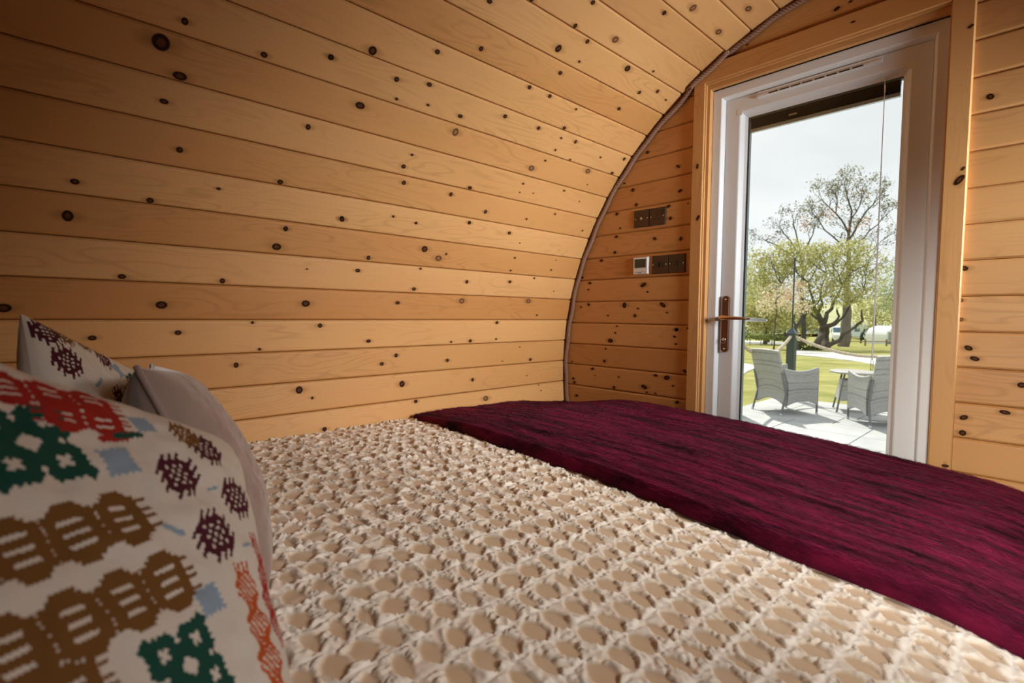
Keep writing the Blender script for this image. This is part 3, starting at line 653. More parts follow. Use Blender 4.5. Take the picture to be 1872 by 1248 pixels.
# ------------------------------------------------------------------ cushions
PAL = {'w': (.66, .585, .50), 'M': (.075, .012, .022), 'G': (.17, .075, .018), 'E': (.012, .065, .045), 'B': (.27, .34, .42), 'O': (.46, .085, .018), 'R': (.34, .022, .014)}
def motif(kind, i, j):
    a, b = abs(i), abs(j); d = a+b
    if kind == 'medal':
        if d <= 7 and max(a, b) <= 6:
            return not (d <= 4 and i % 2 == 0 and j % 2 == 0)
        return d <= 10 and 2 <= a <= 6 and a % 2 == 0 and b <= 8
    if kind == 'lozenge':            # link of a chain
        if a <= 4 and b <= 7 and d <= 9:
            return not (a <= 2 and (b == 0 or b == 3))
        return (a <= 8 and b in (1, 4)) or (a == 5 and b <= 5)
    if kind == 'cross':
        def blk(ci, cj): 
            x, y = abs(i-ci), abs(j-cj); return x+y <= 5 and max(x, y) <= 4 and not (x+y <= 1)
        c = blk(-6, 0) or blk(6, 0) or blk(0, -6) or blk(0, 6) or (max(a, b) <= 3 and not d <= 3)
        return c or (a == 11 and b <= 1) or (b == 11 and a <= 1)
    if kind == 'bit': return d <= 4
    if kind == 'bar': return abs(i+j) <= 1 and d <= 6
    if kind == 'open':               # open rings with cross hatching
        if a <= 6 and b <= 6 and d <= 8: return not ((i+j) % 3 == 0 and d <= 6)
        return a <= 9 and b <= 4 and b % 2 == 1
def cushion(name, TL, TR, BRr, T, motifs=None, mat=None, res=210, seam=None, p=2, **kw):
    """TL, TR, BR: corners seen from the front; front normal = ex x ey"""
    TL, TR, BRr = Vector(TL), Vector(TR), Vector(BRr); ex = (TR-TL); ey = (BRr-TR); w = ex.length; h = ey.length; ex.normalize(); ey = (ey-ex*ey.dot(ex)).normalized()
    nrm = ey.cross(ex)
    root = empty(name, tuple((TL+BRr)/2), **kw); O = (TL+BRr)/2
    u = np.linspace(-1, 1, res+1); U, V = np.meshgrid(u, u, indexing='ij')
    h0 = np.clip((1-U**4)*(1-V**4), 0, 1); thk = T*(np.clip((1-np.abs(U)**p)*(1-np.abs(V)**p), 0, 1)**.45)*.92+.004*np.minimum(1, 8*(1-np.maximum(np.abs(U), np.abs(V))))
    pin = 1-.075*(1-V**2)**1.0*np.abs(U)**1.5; pin2 = 1-.075*(1-U**2)*np.abs(V)**1.5
    a = U*w/2*pin; b = V*h/2*pin2
    wr_ = .003*vnoise(U*6+3, V*6, hash(name) % 50 if False else len(name))*(h0)+.0022*vnoise(U*14, V*14, 31)*h0
    EX, EY, NN = np.array(ex), np.array(ey), np.array(nrm)
    if motifs is not None:
        C = np.tile(np.array(PAL['w']), (res, res, 1)); cell = w/res*1.0
        uc = (np.arange(res)+.5)/res
        for (mu, mv, kind, colk, cs, rot) in motifs:
            ca, sa = math.cos(rot), math.sin(rot)
            GU, GV = np.meshgrid((uc-mu)*w, (uc-mv)*h, indexing='ij')
            I = np.rint((GU*ca+GV*sa)/cs).astype(int); J = np.rint((-GU*sa+GV*ca)/cs).astype(int)
            msk = np.zeros((res, res), bool); near = (np.abs(I) < 14) & (np.abs(J) < 14)
            for x_, y_ in np.argwhere(near): msk[x_, y_] = bool(motif(kind, I[x_, y_], J[x_, y_]))
            C[msk] = PAL[colk]
    for side, sg in (('front_panel', 1), ('back_panel', -1)):
        P = a[..., None]*EX+b[..., None]*EY+((thk+wr_)*sg)[..., None]*NN
        uvm = np.stack([(U+1)/2*w, (V+1)/2*h], -1)
        grid_obj(side, P, mat, root, uv=uvm, colors=(C if sg == 1 else C[::-1]) if motifs is not None else None, flip=(sg == 1))
    if seam:
        mb = MB(); pts = []
        for s in range(4):
            for q in np.linspace(-1, 1, 40)[:-1]:
                uu, vv = [(q, -1), (1, q), (-q, 1), (-1, -q)][s]
                pu = uu*w/2*(1-.075*(1-vv**2)*abs(uu)**1.5); pv = vv*h/2*(1-.075*(1-uu**2)*abs(vv)**1.5); pts.append(ex*pu+ey*pv)
        pts.append(pts[0]); mb.tube(pts, .0042, 8, cap=False); mb.build('piping', seam, root)
    return root
def print_mat():
    m, t, p = newmat('printed_linen'); L = t.links.new
    a = N(t, 'ShaderNodeAttribute', attribute_name='Col'); uv = N(t, 'ShaderNodeUVMap', uv_map='UVMap')
    mx = N(t, 'ShaderNodeMix', data_type='RGBA', blend_type='MULTIPLY'); mx.inputs[0].default_value = .22
    n = N(t, 'ShaderNodeTexNoise', Scale=1.0, Detail=3.0); mp_ = N(t, 'ShaderNodeMapping'); mp_.inputs['Scale'].default_value = (90, 900, 1); L(uv.outputs[0], mp_.inputs[0]); L(mp_.outputs[0], n.inputs['Vector'])
    L(a.outputs['Color'], mx.inputs[6]); L(n.outputs['Fac'], mx.inputs[7]); L(mx.outputs[2], p.inputs['Base Color']); p.inputs['Roughness'].default_value = .9; p.inputs['Specular IOR Level'].default_value = .15
    b = N(t, 'ShaderNodeBump', Strength=.4, Distance=.0006); L(n.outputs['Fac'], b.inputs['Height']); L(b.outputs[0], p.inputs['Normal'])
    return m
LINEN = print_mat()
c45 = pi/4
near_m = [(0.663, 0.310, 'medal', 'M', 0.0035, 0.35), (0.737, 0.453, 'medal', 'M', 0.0035, 0.35), (0.843, 0.323, 'medal', 'M', 0.0034, 0.35), (0.770, 0.187, 'medal', 'M', 0.0034, 0.35), (0.373, 0.317, 'cross', 'E', 0.0046, 0.35), (0.530, 0.310, 'bit', 'B', 0.0044, 0.35), (0.630, 0.460, 'bar', 'B', 0.0026, 0.9), (0.693, 0.603, 'bit', 'B', 0.0038, 0.35), (0.530, 0.450, 'lozenge', 'G', 0.0034, -0.45), (0.450, 0.490, 'lozenge', 'G', 0.0034, -0.45), (0.370, 0.530, 'lozenge', 'G', 0.0034, -0.45), (0.290, 0.570, 'lozenge', 'G', 0.0034, -0.45), (0.610, 0.570, 'lozenge', 'G', 0.0034, -0.45), (0.530, 0.610, 'lozenge', 'G', 0.0034, -0.45), (0.450, 0.650, 'lozenge', 'G', 0.0034, -0.45), (0.370, 0.690, 'lozenge', 'G', 0.0034, -0.45), (0.45, 0.76, 'lozenge', 'G', .0031, -.45), (0.633, 0.727, 'cross', 'E', 0.0038, 0.35), (0.807, 0.573, 'open', 'O', 0.0028, 1.35), (0.822, 0.648, 'open', 'O', 0.0028, 1.35), (0.837, 0.723, 'open', 'O', 0.0028, 1.35), (.852, .80, 'open', 'O', .0028, 1.35), (0.893, 0.460, 'open', 'R', 0.0022, 1.35), (0.897, 0.520, 'open', 'R', 0.0022, 1.35), (.901, .58, 'open', 'R', .0022, 1.35), (.905, .64, 'open', 'R', .0022, 1.35), (0.34, 0.175, 'lozenge', 'R', 0.0031, -0.2), (0.42, 0.155, 'lozenge', 'R', 0.0031, -0.2), (.50, .135, 'lozenge', 'R', .0031, -.2), (0.43, 0.215, 'lozenge', 'R', 0.0030, -0.2), (0.51, 0.195, 'lozenge', 'R', 0.0030, -0.2), (0.528, 0.245, 'bar', 'R', 0.0034, 0.35), (0.560, 0.222, 'bar', 'E', 0.0034, 0.35), (0.600, 0.165, 'bit', 'B', 0.0036, 0.35), (0.715, 0.150, 'medal', 'G', 0.0030, 0.35), (0.833, 0.463, 'bar', 'B', 0.0020, 0.35), (0.760, 0.320, 'bar', 'B', 0.0016, 0.35), (.955, .25, 'bar', 'B', .003, .3), (.88, .9, 'medal', 'M', .0034, .3), (.15, .15, 'medal', 'M', .0034, .3), (.15, .4, 'cross', 'E', .0044, .3), (.25, .85, 'medal', 'M', .0034, .3), (.66, .90, 'lozenge', 'R', .0034, -.4)]
z0c = CAMZ
NC_TL, NC_TR, NC_BR = (-.6187, -.1721, z0c+.015), (-.7561, .1824, z0c-.1857), (-.4216, .1596, z0c-.455)
cushion('cushion', NC_TL, NC_TR, NC_BR, .08, near_m, LINEN, res=270, p=4, label='large white cushion with maroon, gold, green and orange tapestry motifs, nearest the camera', cat='cushion', group='tapestry print cushions')
# second tapestry cushion, behind
c2_m = [(0.106, 0.206, 'medal', 'M', .0034, .2), (0.407, 0.088, 'medal', 'M', .0033, .2), (0.153, 0.047, 'medal', 'G', .0028, .2), (0.283, 0.035, 'medal', 'G', .0028, .2), (0.496, 0.153, 'bit', 'B', .0042, .3), (0.625, 0.201, 'cross', 'E', .0024, .3), (0.059, 0.071, 'medal', 'M', .0028, 0), (0.260, 0.283, 'bar', 'B', .003, 0),
        (0.401, 0.354, 'medal', 'M', .0033, .2), (0.543, 0.307, 'medal', 'M', .0030, .2), (0.590, 0.472, 'medal', 'M', .0033, .2), (0.083, 0.425, 'lozenge', 'G', .0030, .3), (0.236, 0.649, 'cross', 'E', .004, .3), (0.885, 0.354, 'medal', 'M', .0034, .3), (0.944, 0.826, 'cross', 'E', .004, .3)]
def square_corner(TL, TR, side, down):
    e = (TR-TL).normalized(); TRn = TL+e*side; d = Vector(down); d = (d-e*d.dot(e)).normalized(); return TL, TRn, TRn+d*side
a_, b_, c_ = square_corner(Vector((-1.0, -.0103, z0c-.005)), Vector((-1.30, .165, z0c-.132)), .33, (.25, .15, -1.0))
cushion('cushion', a_, b_, c_, .055, c2_m, LINEN, res=210, label='tapestry print cushion standing behind against the pine wall, its pointed corner highest', cat='cushion', group='tapestry print cushions')
# third, mostly outside the frame
c3_m = [(.93, .15, 'lozenge', 'G', .0040, .8), (.90, .38, 'lozenge', 'G', .0040, .8), (.8, .6, 'medal', 'M', .0036, 0), (.6, .2, 'cross', 'E', .0046, 0)]
def square_corner_r(TL, TR, side, down):
    e = (TR-TL).normalized(); d = Vector(down); d = (d-e*d.dot(e)).normalized(); return TR-e*side, TR, TR+d*side
a_, b_, c_ = square_corner_r(Vector((-1.03, -.2, z0c+.03)), Vector((-.93, -.033, z0c-.018)), .36, (.22, .06, -1.0))
cushion('cushion', a_, b_, c_, .06, c3_m, LINEN, res=200, label='tapestry print cushion cut off by the left edge of the photo', cat='cushion', group='tapestry print cushions')
# mushroom velvet cushion, seen almost edge-on
VEL = plain('mushroom_velvet', (.27, .185, .155), .75, noise=.12, nscale=14, bump=.004, sheen=.7, spec=.2)
VTR = Vector((-.875, .105, z0c-.078)); VBR = Vector((-.82, .245, z0c-.43))
dv_ = (VBR-VTR).normalized(); ln_ = Vector((-1.0, 0.22, -.17)); ln_ = (ln_-dv_*ln_.dot(dv_)).normalized()
cushion('velvet_cushion', VTR+ln_*.42, VTR, VTR+dv_*.40, .085, None, VEL, res=90, seam=VEL, label='plain mushroom velvet cushion with piped seam, between the patterned cushions and the bedspread', cat='cushion')

# ================================================================== outdoors
def gz(x, y):
    d = -.728*x+.685*y
    return CAMZ-1.45-.03*min(max(0, d-10), 70)
def on_ground(px, py):
    d = ray(px, py); t = 5
    for _ in range(60):
        p = Vector((0, 0, CAMZ))+d*t; t += (p.z-gz(p.x, p.y))/max(1e-4, -d.z)*.5
        t = max(1, min(400, t))
    return Vector((0, 0, CAMZ))+d*t
def on_g(px, depth): 
    p = at_d(px, 600, depth); return Vector((p.x, p.y, gz(p.x, p.y)))
# lawn
def lawn():
    us = np.concatenate([np.linspace(-6, 10, 5), np.linspace(12, 84, 37), [110, 160, 300]]); ws = np.linspace(-120, 160, 57)
    Aa, Bb = np.meshgrid(us, ws, indexing='ij')        # u along the slope direction
    ux, uy = -.728, .685; X = Aa*ux+Bb*uy; Y = Aa*uy-Bb*ux
    Z = CAMZ-1.45-.03*np.clip(Aa-10, 0, 70)
    m, t, p = newmat('grass'); L = t.links.new; c = N(t, 'ShaderNodeTexCoord')
    n = N(t, 'ShaderNodeTexNoise', Scale=.9, Detail=6.0, Roughness=.6); L(c.outputs['Object'], n.inputs['Vector']); n2 = N(t, 'ShaderNodeTexNoise', Scale=40.0, Detail=3.0); L(c.outputs['Object'], n2.inputs['Vector'])
    r = N(t, 'ShaderNodeValToRGB'); e = r.color_ramp.elements; e[0].position = .35; e[0].color = (.30, .31, .085, 1); e[1].position = .68; e[1].color = (.56, .52, .20, 1); L(n.outputs['Fac'], r.inputs[0])
    mx = N(t, 'ShaderNodeMix', data_type='RGBA', blend_type='MULTIPLY'); mx.inputs[0].default_value = .4; L(r.outputs[0], mx.inputs[6]); L(n2.outputs['Fac'], mx.inputs[7]); L(mx.outputs[2], p.inputs['Base Color'])
    p.inputs['Roughness'].default_value = .95; p.inputs['Specular IOR Level'].default_value = .1
    b = N(t, 'ShaderNodeBump', Strength=.8, Distance=.03); L(n2.outputs['Fac'], b.inputs['Height']); L(b.outputs[0], p.inputs['Normal'])
    grid_obj('lawn', np.stack([X, Y, Z], -1), m, kind='structure', label='sunlit grass sloping gently away outside', flip=True)
lawn()
GRAVEL = plain('pale_gravel', (.62, .60, .57), .95, noise=.18, nscale=25, bump=.01)
def ribbon(name, pts, label):
    """pts: [(pixel x, upper pixel y, lower pixel y)] of a path on the ground"""
    mb = MB(); V = []
    for px, ya, yb in pts:
        a = on_ground(px, ya); b = on_ground(px, yb); V += [(a.x, a.y, a.z+.03), (b.x, b.y, b.z+.03)]
    n = len(pts); V += [(x, y, z-.06) for x, y, z in V]
    F = [(2*i, 2*i+2, 2*i+3, 2*i+1) for i in range(n-1)]+[(2*i, 2*n+2*i, 2*n+2*i+2, 2*i+2) for i in range(n-1)]+[(2*i+1, 2*i+3, 2*n+2*i+3, 2*n+2*i+1) for i in range(n-1)]
    mb.add(V, F); return mb.build(name, GRAVEL, kind='structure', label=label)
ribbon('path', [(1300, 618, 626), (1360, 622, 628.5), (1400, 623.5, 629), (1440, 626, 633), (1446, 640, 648), (1500, 643, 653), (1560, 647, 660), (1620, 655, 671), (1700, 667, 690)][4:], 'pale gravel path curving across the lawn')
ribbon('path', [(1300, 620, 626.5), (1360, 622.5, 628), (1400, 623.5, 628.5), (1450, 626, 631)], 'far stretch of pale gravel track at the left of the lawn')
ribbon('path', [(1300, 655, 700), (1352, 664, 690), (1366, 666, 680), (1380, 669, 674)], 'near wedge of pale path beside the patio')
# patio of paving slabs
PT = empty('patio', (0, 0, 0), kind='structure', label='pale grey stone paving outside the door')
slabm, t, p = newmat('pale_stone'); oi = N(t, 'ShaderNodeObjectInfo'); c = N(t, 'ShaderNodeTexCoord'); n = N(t, 'ShaderNodeTexNoise', Scale=4.0, Detail=7.0)
t.links.new(c.outputs['Object'], n.inputs['Vector']); rr = N(t, 'ShaderNodeValToRGB'); rr.color_ramp.elements[0].color = (.42, .43, .435, 1); rr.color_ramp.elements[1].color = (.53, .53, .52, 1); rr.color_ramp.elements[0].position = .3; rr.color_ramp.elements[1].position = .7
t.links.new(n.outputs['Fac'], rr.inputs[0]); mx = N(t, 'ShaderNodeMix', data_type='RGBA', blend_type='MULTIPLY'); mx.inputs[0].default_value = 1; t.links.new(rr.outputs[0], mx.inputs[6]); t.links.new(oi.outputs['Color'], mx.inputs[7]); t.links.new(mx.outputs[2], p.inputs['Base Color']); p.inputs['Roughness'].default_value = .75
ZP = CAMZ-1.40
rp = random.Random(5); y = 2.3; row = 0
while y < 9.55:
    hh = .6; y1 = min(y+hh, 9.62); x = -3.32; xs_ = [x]
    x += rp.choice([.45, .6, .9])
    while x < 1.6: xs_.append(x); x += rp.choice([.6, .9, .9])
    xs_.append(1.6)
    for i in range(len(xs_)-1):
        g = .005; xa, xb, ya, yb = xs_[i]+g, xs_[i+1]-g, y+g, y1-g; c_ = .004; dz = rp.uniform(-.0015, .0015)
        top = [(xa+c_, ya+c_), (xb-c_, ya+c_), (xb-c_, yb-c_), (xa+c_, yb-c_)]; bot = [(xa, ya), (xb, ya), (xb, yb), (xa, yb)]
        if i == 0 and y1 > 9.5: top[3] = (xa+.28, yb-c_); bot[3] = (xa+.28, yb)
        V = [(a, b, ZP+dz) for a, b in top]+[(a, b, ZP+dz-c_) for a, b in bot]+[(a, b, ZP-.04) for a, b in bot]
        F = [(0, 1, 2, 3)]+[(k, 4+k, 4+(k+1) % 4, (k+1) % 4) for k in range(4)]+[(4+k, 8+k, 8+(k+1) % 4, 4+(k+1) % 4) for k in range(4)]
        mb = MB(); mb.add(V, F); o = mb.build('paving_slab', slabm, PT); f = rp.uniform(.94, 1.04); o.color = (f, f, f*.99, 1)
    y = y1; row += 1
mb = MB(); mb.box((-3.33, 2.28, ZP-.10), (1.62, 9.63, ZP-.012)); mb.build('mortar_bed', plain('mortar', (.36, .36, .35), .95), PT)

# rope barrier posts
POSTM = plain('dark_green_post', (.055, .07, .06), .55, noise=.15, nscale=8); ROPEP = plain('natural_rope', (.62, .52, .40), .9, noise=.25, nscale=60)
def post(x, y, label):
    r = empty('barrier_post', (x, y, ZP-.08), label=label, cat='post', group='rope barrier posts'); a = .062
    H = 1.115+.08
    mb = MB(); mb.box((-a, -a, 0), (a, a, H)); mb.build('shaft', POSTM, r)
    mb = MB(); e = a+.012; V = [(-e, -e, H), (e, -e, H), (e, e, H), (-e, e, H), (-e, -e, H+.012), (e, -e, H+.012), (e, e, H+.012), (-e, e, H+.012), (0, 0, H+.125)]
    mb.add(V, [(3, 2, 1, 0), (0, 1, 5, 4), (1, 2, 6, 5), (2, 3, 7, 6), (3, 0, 4, 7), (4, 5, 8), (5, 6, 8), (6, 7, 8), (7, 4, 8)]); mb.build('cap', plain('slate_blue_cap', (.05, .075, .095), .35), r)
    mb = MB(); mb.tube([(0, 0, H+.09), (0, 0, H+.09+1.22)], .0125, 8); mb.build('rod', plain('dark_rod', (.03, .045, .05), .4), r)
    return r
PA, PBp, PCp = (-3.115, 9.58), (-3.14, 7.38), (-.85, 9.62)
post(*PA, 'dark square post with pyramid cap and tall rod, behind the left wicker chair')
post(*PBp, 'dark square rope barrier post at the near patio edge, hidden left of the glass')
post(*PCp, 'dark square rope barrier post at the far side, hidden right of the door glass')
post(-3.14, 5.18, 'dark square rope barrier post on the patio edge closest to the pod')
def sag_rope(a, b, za, zb, sag, label):
    pts = []; n = 90
    for i in range(n+1):
        s = i/n; pts.append((a[0]+(b[0]-a[0])*s, a[1]+(b[1]-a[1])*s, za+(zb-za)*s-4*sag*s*(1-s)))
    rope_strands(pts, .014, .0155, .11, 3, 6).build('barrier_rope', ROPEP, label=label, cat='rope')
zr = CAMZ-.33
sag_rope((PA[0]+.06, PA[1]), (PCp[0]-.06, PCp[1]), zr, zr, .27, 'thick natural rope sagging to the right of the post behind the garden table')
sag_rope((PBp[0], PBp[1]+.06), (PA[0], PA[1]-.06), zr, zr, .27, 'thick natural rope sagging behind the left wicker chair back')
sag_rope((-3.14, 5.24), (PBp[0], PBp[1]-.06), zr, zr, .27, 'thick natural rope along the left patio edge nearest the pod')

# rattan furniture
def rattan():
    m, t, p = newmat('grey_rattan'); L = t.links.new; uv = N(t, 'ShaderNodeUVMap', uv_map='UVMap')
    br = N(t, 'ShaderNodeTexBrick', Scale=1.0); br.inputs['Color1'].default_value = (.56, .55, .53, 1); br.inputs['Color2'].default_value = (.42, .42, .41, 1); br.inputs['Mortar'].default_value = (.20, .205, .21, 1)
    br.inputs['Mortar Size'].default_value = .0016; br.inputs['Brick Width'].default_value = .028; br.inputs['Row Height'].default_value = .0095; L(uv.outputs[0], br.inputs['Vector'])
    n = N(t, 'ShaderNodeTexNoise', Scale=1.0, Detail=2.0); mp_ = N(t, 'ShaderNodeMapping'); mp_.inputs['Scale'].default_value = (.25, 26, 1); L(uv.outputs[0], mp_.inputs[0]); L(mp_.outputs[0], n.inputs['Vector'])
    r = N(t, 'ShaderNodeValToRGB'); r.color_ramp.elements[0].position = .38; r.color_ramp.elements[0].color = (.80, .79, .77, 1); r.color_ramp.elements[1].position = .46; r.color_ramp.elements[1].color = (1.15, 1.14, 1.1, 1); L(n.outputs['Fac'], r.inputs[0])
    mx = N(t, 'ShaderNodeMix', data_type='RGBA', blend_type='MULTIPLY'); mx.inputs[0].default_value = 1; L(br.outputs['Color'], mx.inputs[6]); L(r.outputs[0], mx.inputs[7]); L(mx.outputs[2], p.inputs['Base Color'])
    p.inputs['Roughness'].default_value = .6; b = N(t, 'ShaderNodeBump', Strength=.8, Distance=.004); L(br.outputs['Fac'], b.inputs['Height']); b.invert = True; L(b.outputs[0], p.inputs['Normal'])
    return m
RAT = rattan(); RATP = plain('rattan_rail', (.40, .395, .37), .6, noise=.15, nscale=60); LEGM = plain('grey_metal_leg', (.17, .175, .175), .45)
def sheet(name, f, nu, nv, th, parent, su, sv, mat=RAT):
    """curved woven panel with thickness: f(u,v)->point and normal direction taken numerically"""
    A = np.zeros((nu, nv, 3)); 
    for i in range(nu):
        for j in range(nv): A[i, j] = f(i/(nu-1), j/(nv-1))
    du = np.gradient(A, axis=0); dv = np.gradient(A, axis=1); n = np.cross(du, dv); n /= np.linalg.norm(n, axis=2, keepdims=True)+1e-9
    Fp = A+n*th/2; Bp = A-n*th/2; mb = MB(); V = [tuple(q) for q in Fp.reshape(-1, 3)]+[tuple(q) for q in Bp.reshape(-1, 3)]; o = nu*nv; F = []; U = []
    def uvp(i, j): return (i/(nu-1)*su, j/(nv-1)*sv)
    for i in range(nu-1):
        for j in range(nv-1):
            q = [(i, j), (i+1, j), (i+1, j+1), (i, j+1)]
            F.append(tuple(a*nv+b for a, b in q)); U.append([uvp(*a) for a in q]); F.append(tuple(o+a*nv+b for a, b in q[::-1])); U.append([uvp(*a) for a in q[::-1]])
    bd = [(i, 0) for i in range(nu)]+[(nu-1, j) for j in range(1, nv)]+[(i, nv-1) for i in range(nu-2, -1, -1)]+[(0, j) for j in range(nv-2, 0, -1)]
    for k in range(len(bd)):
        a, b = bd[k], bd[(k+1) % len(bd)]; F.append((a[0]*nv+a[1], o+a[0]*nv+a[1], o+b[0]*nv+b[1], b[0]*nv+b[1])); U.append([uvp(*a), uvp(*a), uvp(*b), uvp(*b)])
    mb.add(V, F, 0, U); return mb.build(name, mat, parent)
def rattan_chair(x, y, face, label):
    r = empty('rattan_chair', (x, y, ZP), math.atan2(face[1], face[0])-pi/2, label=label, cat='chair', group='wicker armchairs on the patio')
    W2, Dp = .275, .29
    def yb(z): return -Dp+.055*math.sin(min(1, z/.62)*pi)-.10*max(0, (z-.45)/.47)**1.4-.010
    def fb(u, v):
        s = 2*u-1; zlo = .13+.085*(1-s*s); z = zlo+(.925-zlo)*v; wv = W2*(1-.02*math.sin(v*pi)); return (s*wv, yb(z)-.018*(1-s*s)*v, z+(.012*(1-s*s) if v > .99 else 0))
    sheet('backrest', fb, 13, 17, .035, r, .55, .8)
    for s in (-1, 1):
        def fs(u, v, s=s):
            q = 2*u-1; zlo = .14+.06*(1-q*q); ztop = .665-.045*math.sin(u*pi)**1+.0*u-.01*(1-u); z = zlo+(ztop-zlo)*v
            ybk = yb(z)+.012; yy = ybk+(Dp-.012-ybk)*u; return (s*(W2+.006+.012*v), yy, z)
        sheet('armrest_panel', fs, 13, 9, .036, r, .58, .5)
        mb = MB(); mb.tube([(s*(W2+.018), yb(.66)+.02+(Dp-.02-yb(.66)-.02)*u, .668-.045*math.sin(u*pi)-.01*(1-u)) for u in [k/8 for k in range(9)]], .021, 8); mb.build('arm_rail', RATP, r)
    def ff(u, v): q = 2*u-1; zlo = .15+.05*(1-q*q); return (q*W2, Dp-.02, zlo+(.42-zlo)*v)
    sheet('front_apron', ff, 9, 5, .03, r, .55, .3)
    def fseat(u, v): return ((2*u-1)*(W2-.01), yb(.42)+.02+(Dp-.03-yb(.42))*v, .425-.012*math.sin(u*pi)*math.sin(v*pi))
    sheet('seat', fseat, 7, 7, .035, r, .55, .55)
    for sx in (-1, 1):
        for pts in ([(sx*(W2+.008), -Dp-.045, 0), (sx*(W2+.006), -Dp-.015, .12), (sx*(W2+.002), yb(.3)-.012, .3), (sx*(W2), yb(.62)-.012, .62)], [(sx*(W2+.012), Dp-.008, 0), (sx*(W2+.012), Dp-.008, .60)]):
            mb = MB(); mb.tube(pts, .0145, 8); lg = mb.build('leg', LEGM, r)
            mb = MB(); mb.lathe([(.017, 0), (.018, .004), (.017, .035)], c=(pts[0][0], pts[0][1], .0), n=10); mb.build('foot_cap', plain('foot_cap', (.45, .46, .47), .35, metal=.5) if False else CAPM, lg)
    return r
CAPM = plain('foot_cap', (.5, .52, .53), .35, metal=.5)
f1 = Vector((.28, .52)).normalized(); rear = Vector((-2.865, 7.87)); c1 = rear+f1*.33
rattan_chair(c1.x, c1.y, f1, 'grey wicker armchair seen from behind, left of the round table')
f2 = Vector((-.37, .51)).normalized(); rt = Vector((f2.y, -f2.x)); c2 = Vector((-1.56, 7.74))+rt*.285+f2*.33
rattan_chair(c2.x, c2.y, f2, 'grey wicker armchair right of the round table, cut off by the door frame')
# table
tb = empty('garden_table', (-2.03, 8.98, ZP), label='small round grey wicker garden table between the two armchairs', cat='table')
mb = MB(); mb.lathe([(.02, .575), (.30, .575), (.325, .580), (.330, .592), (.325, .604), (.30, .608), (.02, .608)], n=40); mb.build('table_top', plain('table_top', (.42, .40, .38), .45, noise=.15, nscale=12), tb)
for k in range(4):
    a = pi/4+k*pi/2+.35; mb = MB(); mb.tube([(.335*math.cos(a), .335*math.sin(a), 0), (.20*math.cos(a), .20*math.sin(a), .58)], .0135, 8); mb.build('leg', LEGM, tb)
for k in range(4):
    a0 = pi/4+k*pi/2+.35; a1 = a0+pi/2
    def fsk(u, v, a0=a0, a1=a1):
        z = .17+.30*v; R_ = .335+(.20-.335)*z/.58; return tuple((np.array([math.cos(a0), math.sin(a0)])*(1-u)+np.array([math.cos(a1), math.sin(a1)])*u)*R_)+(z+.012*math.sin(u*pi),)
    sheet('woven_panel', fsk, 7, 4, .02, tb, .4, .3)

# trees
LEAFN = 0
def leaf_mat(name, c1_, c2_, trans=.35):
    m = bpy.data.materials.new(name); m.use_nodes = True; t = m.node_tree; t.nodes.clear(); L = t.links.new
    o = N(t, 'ShaderNodeOutputMaterial'); g = N(t, 'ShaderNodeNewGeometry'); r = N(t, 'ShaderNodeValToRGB'); r.color_ramp.elements[0].color = (*c1_, 1); r.color_ramp.elements[1].color = (*c2_, 1); L(g.outputs['Random Per Island'], r.inputs[0])
    d = N(t, 'ShaderNodeBsdfDiffuse'); tr = N(t, 'ShaderNodeBsdfTranslucent'); mx = N(t, 'ShaderNodeMixShader'); mx.inputs[0].default_value = trans
    L(r.outputs[0], d.inputs[0]); L(r.outputs[0], tr.inputs[0]); L(d.outputs[0], mx.inputs[1]); L(tr.outputs[0], mx.inputs[2]); L(mx.outputs[0], o.inputs[0]); return m
def leaves(name, pts, size, mat, parent, seed=0):
    r = np.random.default_rng(seed); n = len(pts); pts = np.asarray(pts, float); a = r.normal(size=(n, 3)); a /= np.linalg.norm(a, axis=1, keepdims=True)
    b = np.cross(a, r.normal(size=(n, 3))); b /= np.linalg.norm(b, axis=1, keepdims=True); s = size*r.uniform(.5, 1.25, n)[:, None]
    V = np.stack([pts-a*s*.5, pts-b*s*.28, pts+a*s*.5, pts+b*s*.28], 1).reshape(-1, 3); q = np.arange(n*4).reshape(n, 4)
    me = bpy.data.meshes.new(name); me.vertices.add(n*4); me.vertices.foreach_set('co', V.reshape(-1).astype(np.float32)); me.loops.add(n*4); me.loops.foreach_set('vertex_index', q.reshape(-1).astype(np.int32))
    me.polygons.add(n); me.polygons.foreach_set('loop_start', (np.arange(n)*4).astype(np.int32)); me.polygons.foreach_set('loop_total', np.full(n, 4, np.int32)); me.update(calc_edges=True); me.materials.append(mat)
    o = bpy.data.objects.new(name, me); link(o, parent); return tag(o, kind='stuff')
def blob_pts(blobs, depth, seed, shell=.55, clump=.0):
    """blobs: (px, py, rx px, ry px, count, depth offset m) -> points in a rounded crown of real depth"""
    r = np.random.default_rng(seed); out = []
    for (px, py, rx, ry, n, dd) in blobs:
        C = np.array(at_d(px, py, depth+dd)); sx = rx*depth/FPX; sz = ry*depth/FPX; sd = (sx+sz)/2
        v = r.normal(size=(n, 3)); v /= np.linalg.norm(v, axis=1, keepdims=True); rad = r.uniform(shell**3, 1, n)**(1/3); v = v*rad[:, None]
        lump = 1+.40*vnoise(v[:, 0]*4+7, v[:, 2]*4+v[:, 1]*3, seed+5); v = v*lump[:, None]
        out.append(C+v[:, :1]*sx*np.array(RGT)+v[:, 1:2]*sd*np.array((FWD.x, FWD.y, 0))+v[:, 2:3]*sz*np.array([0, 0, 1]))
    return np.concatenate(out)
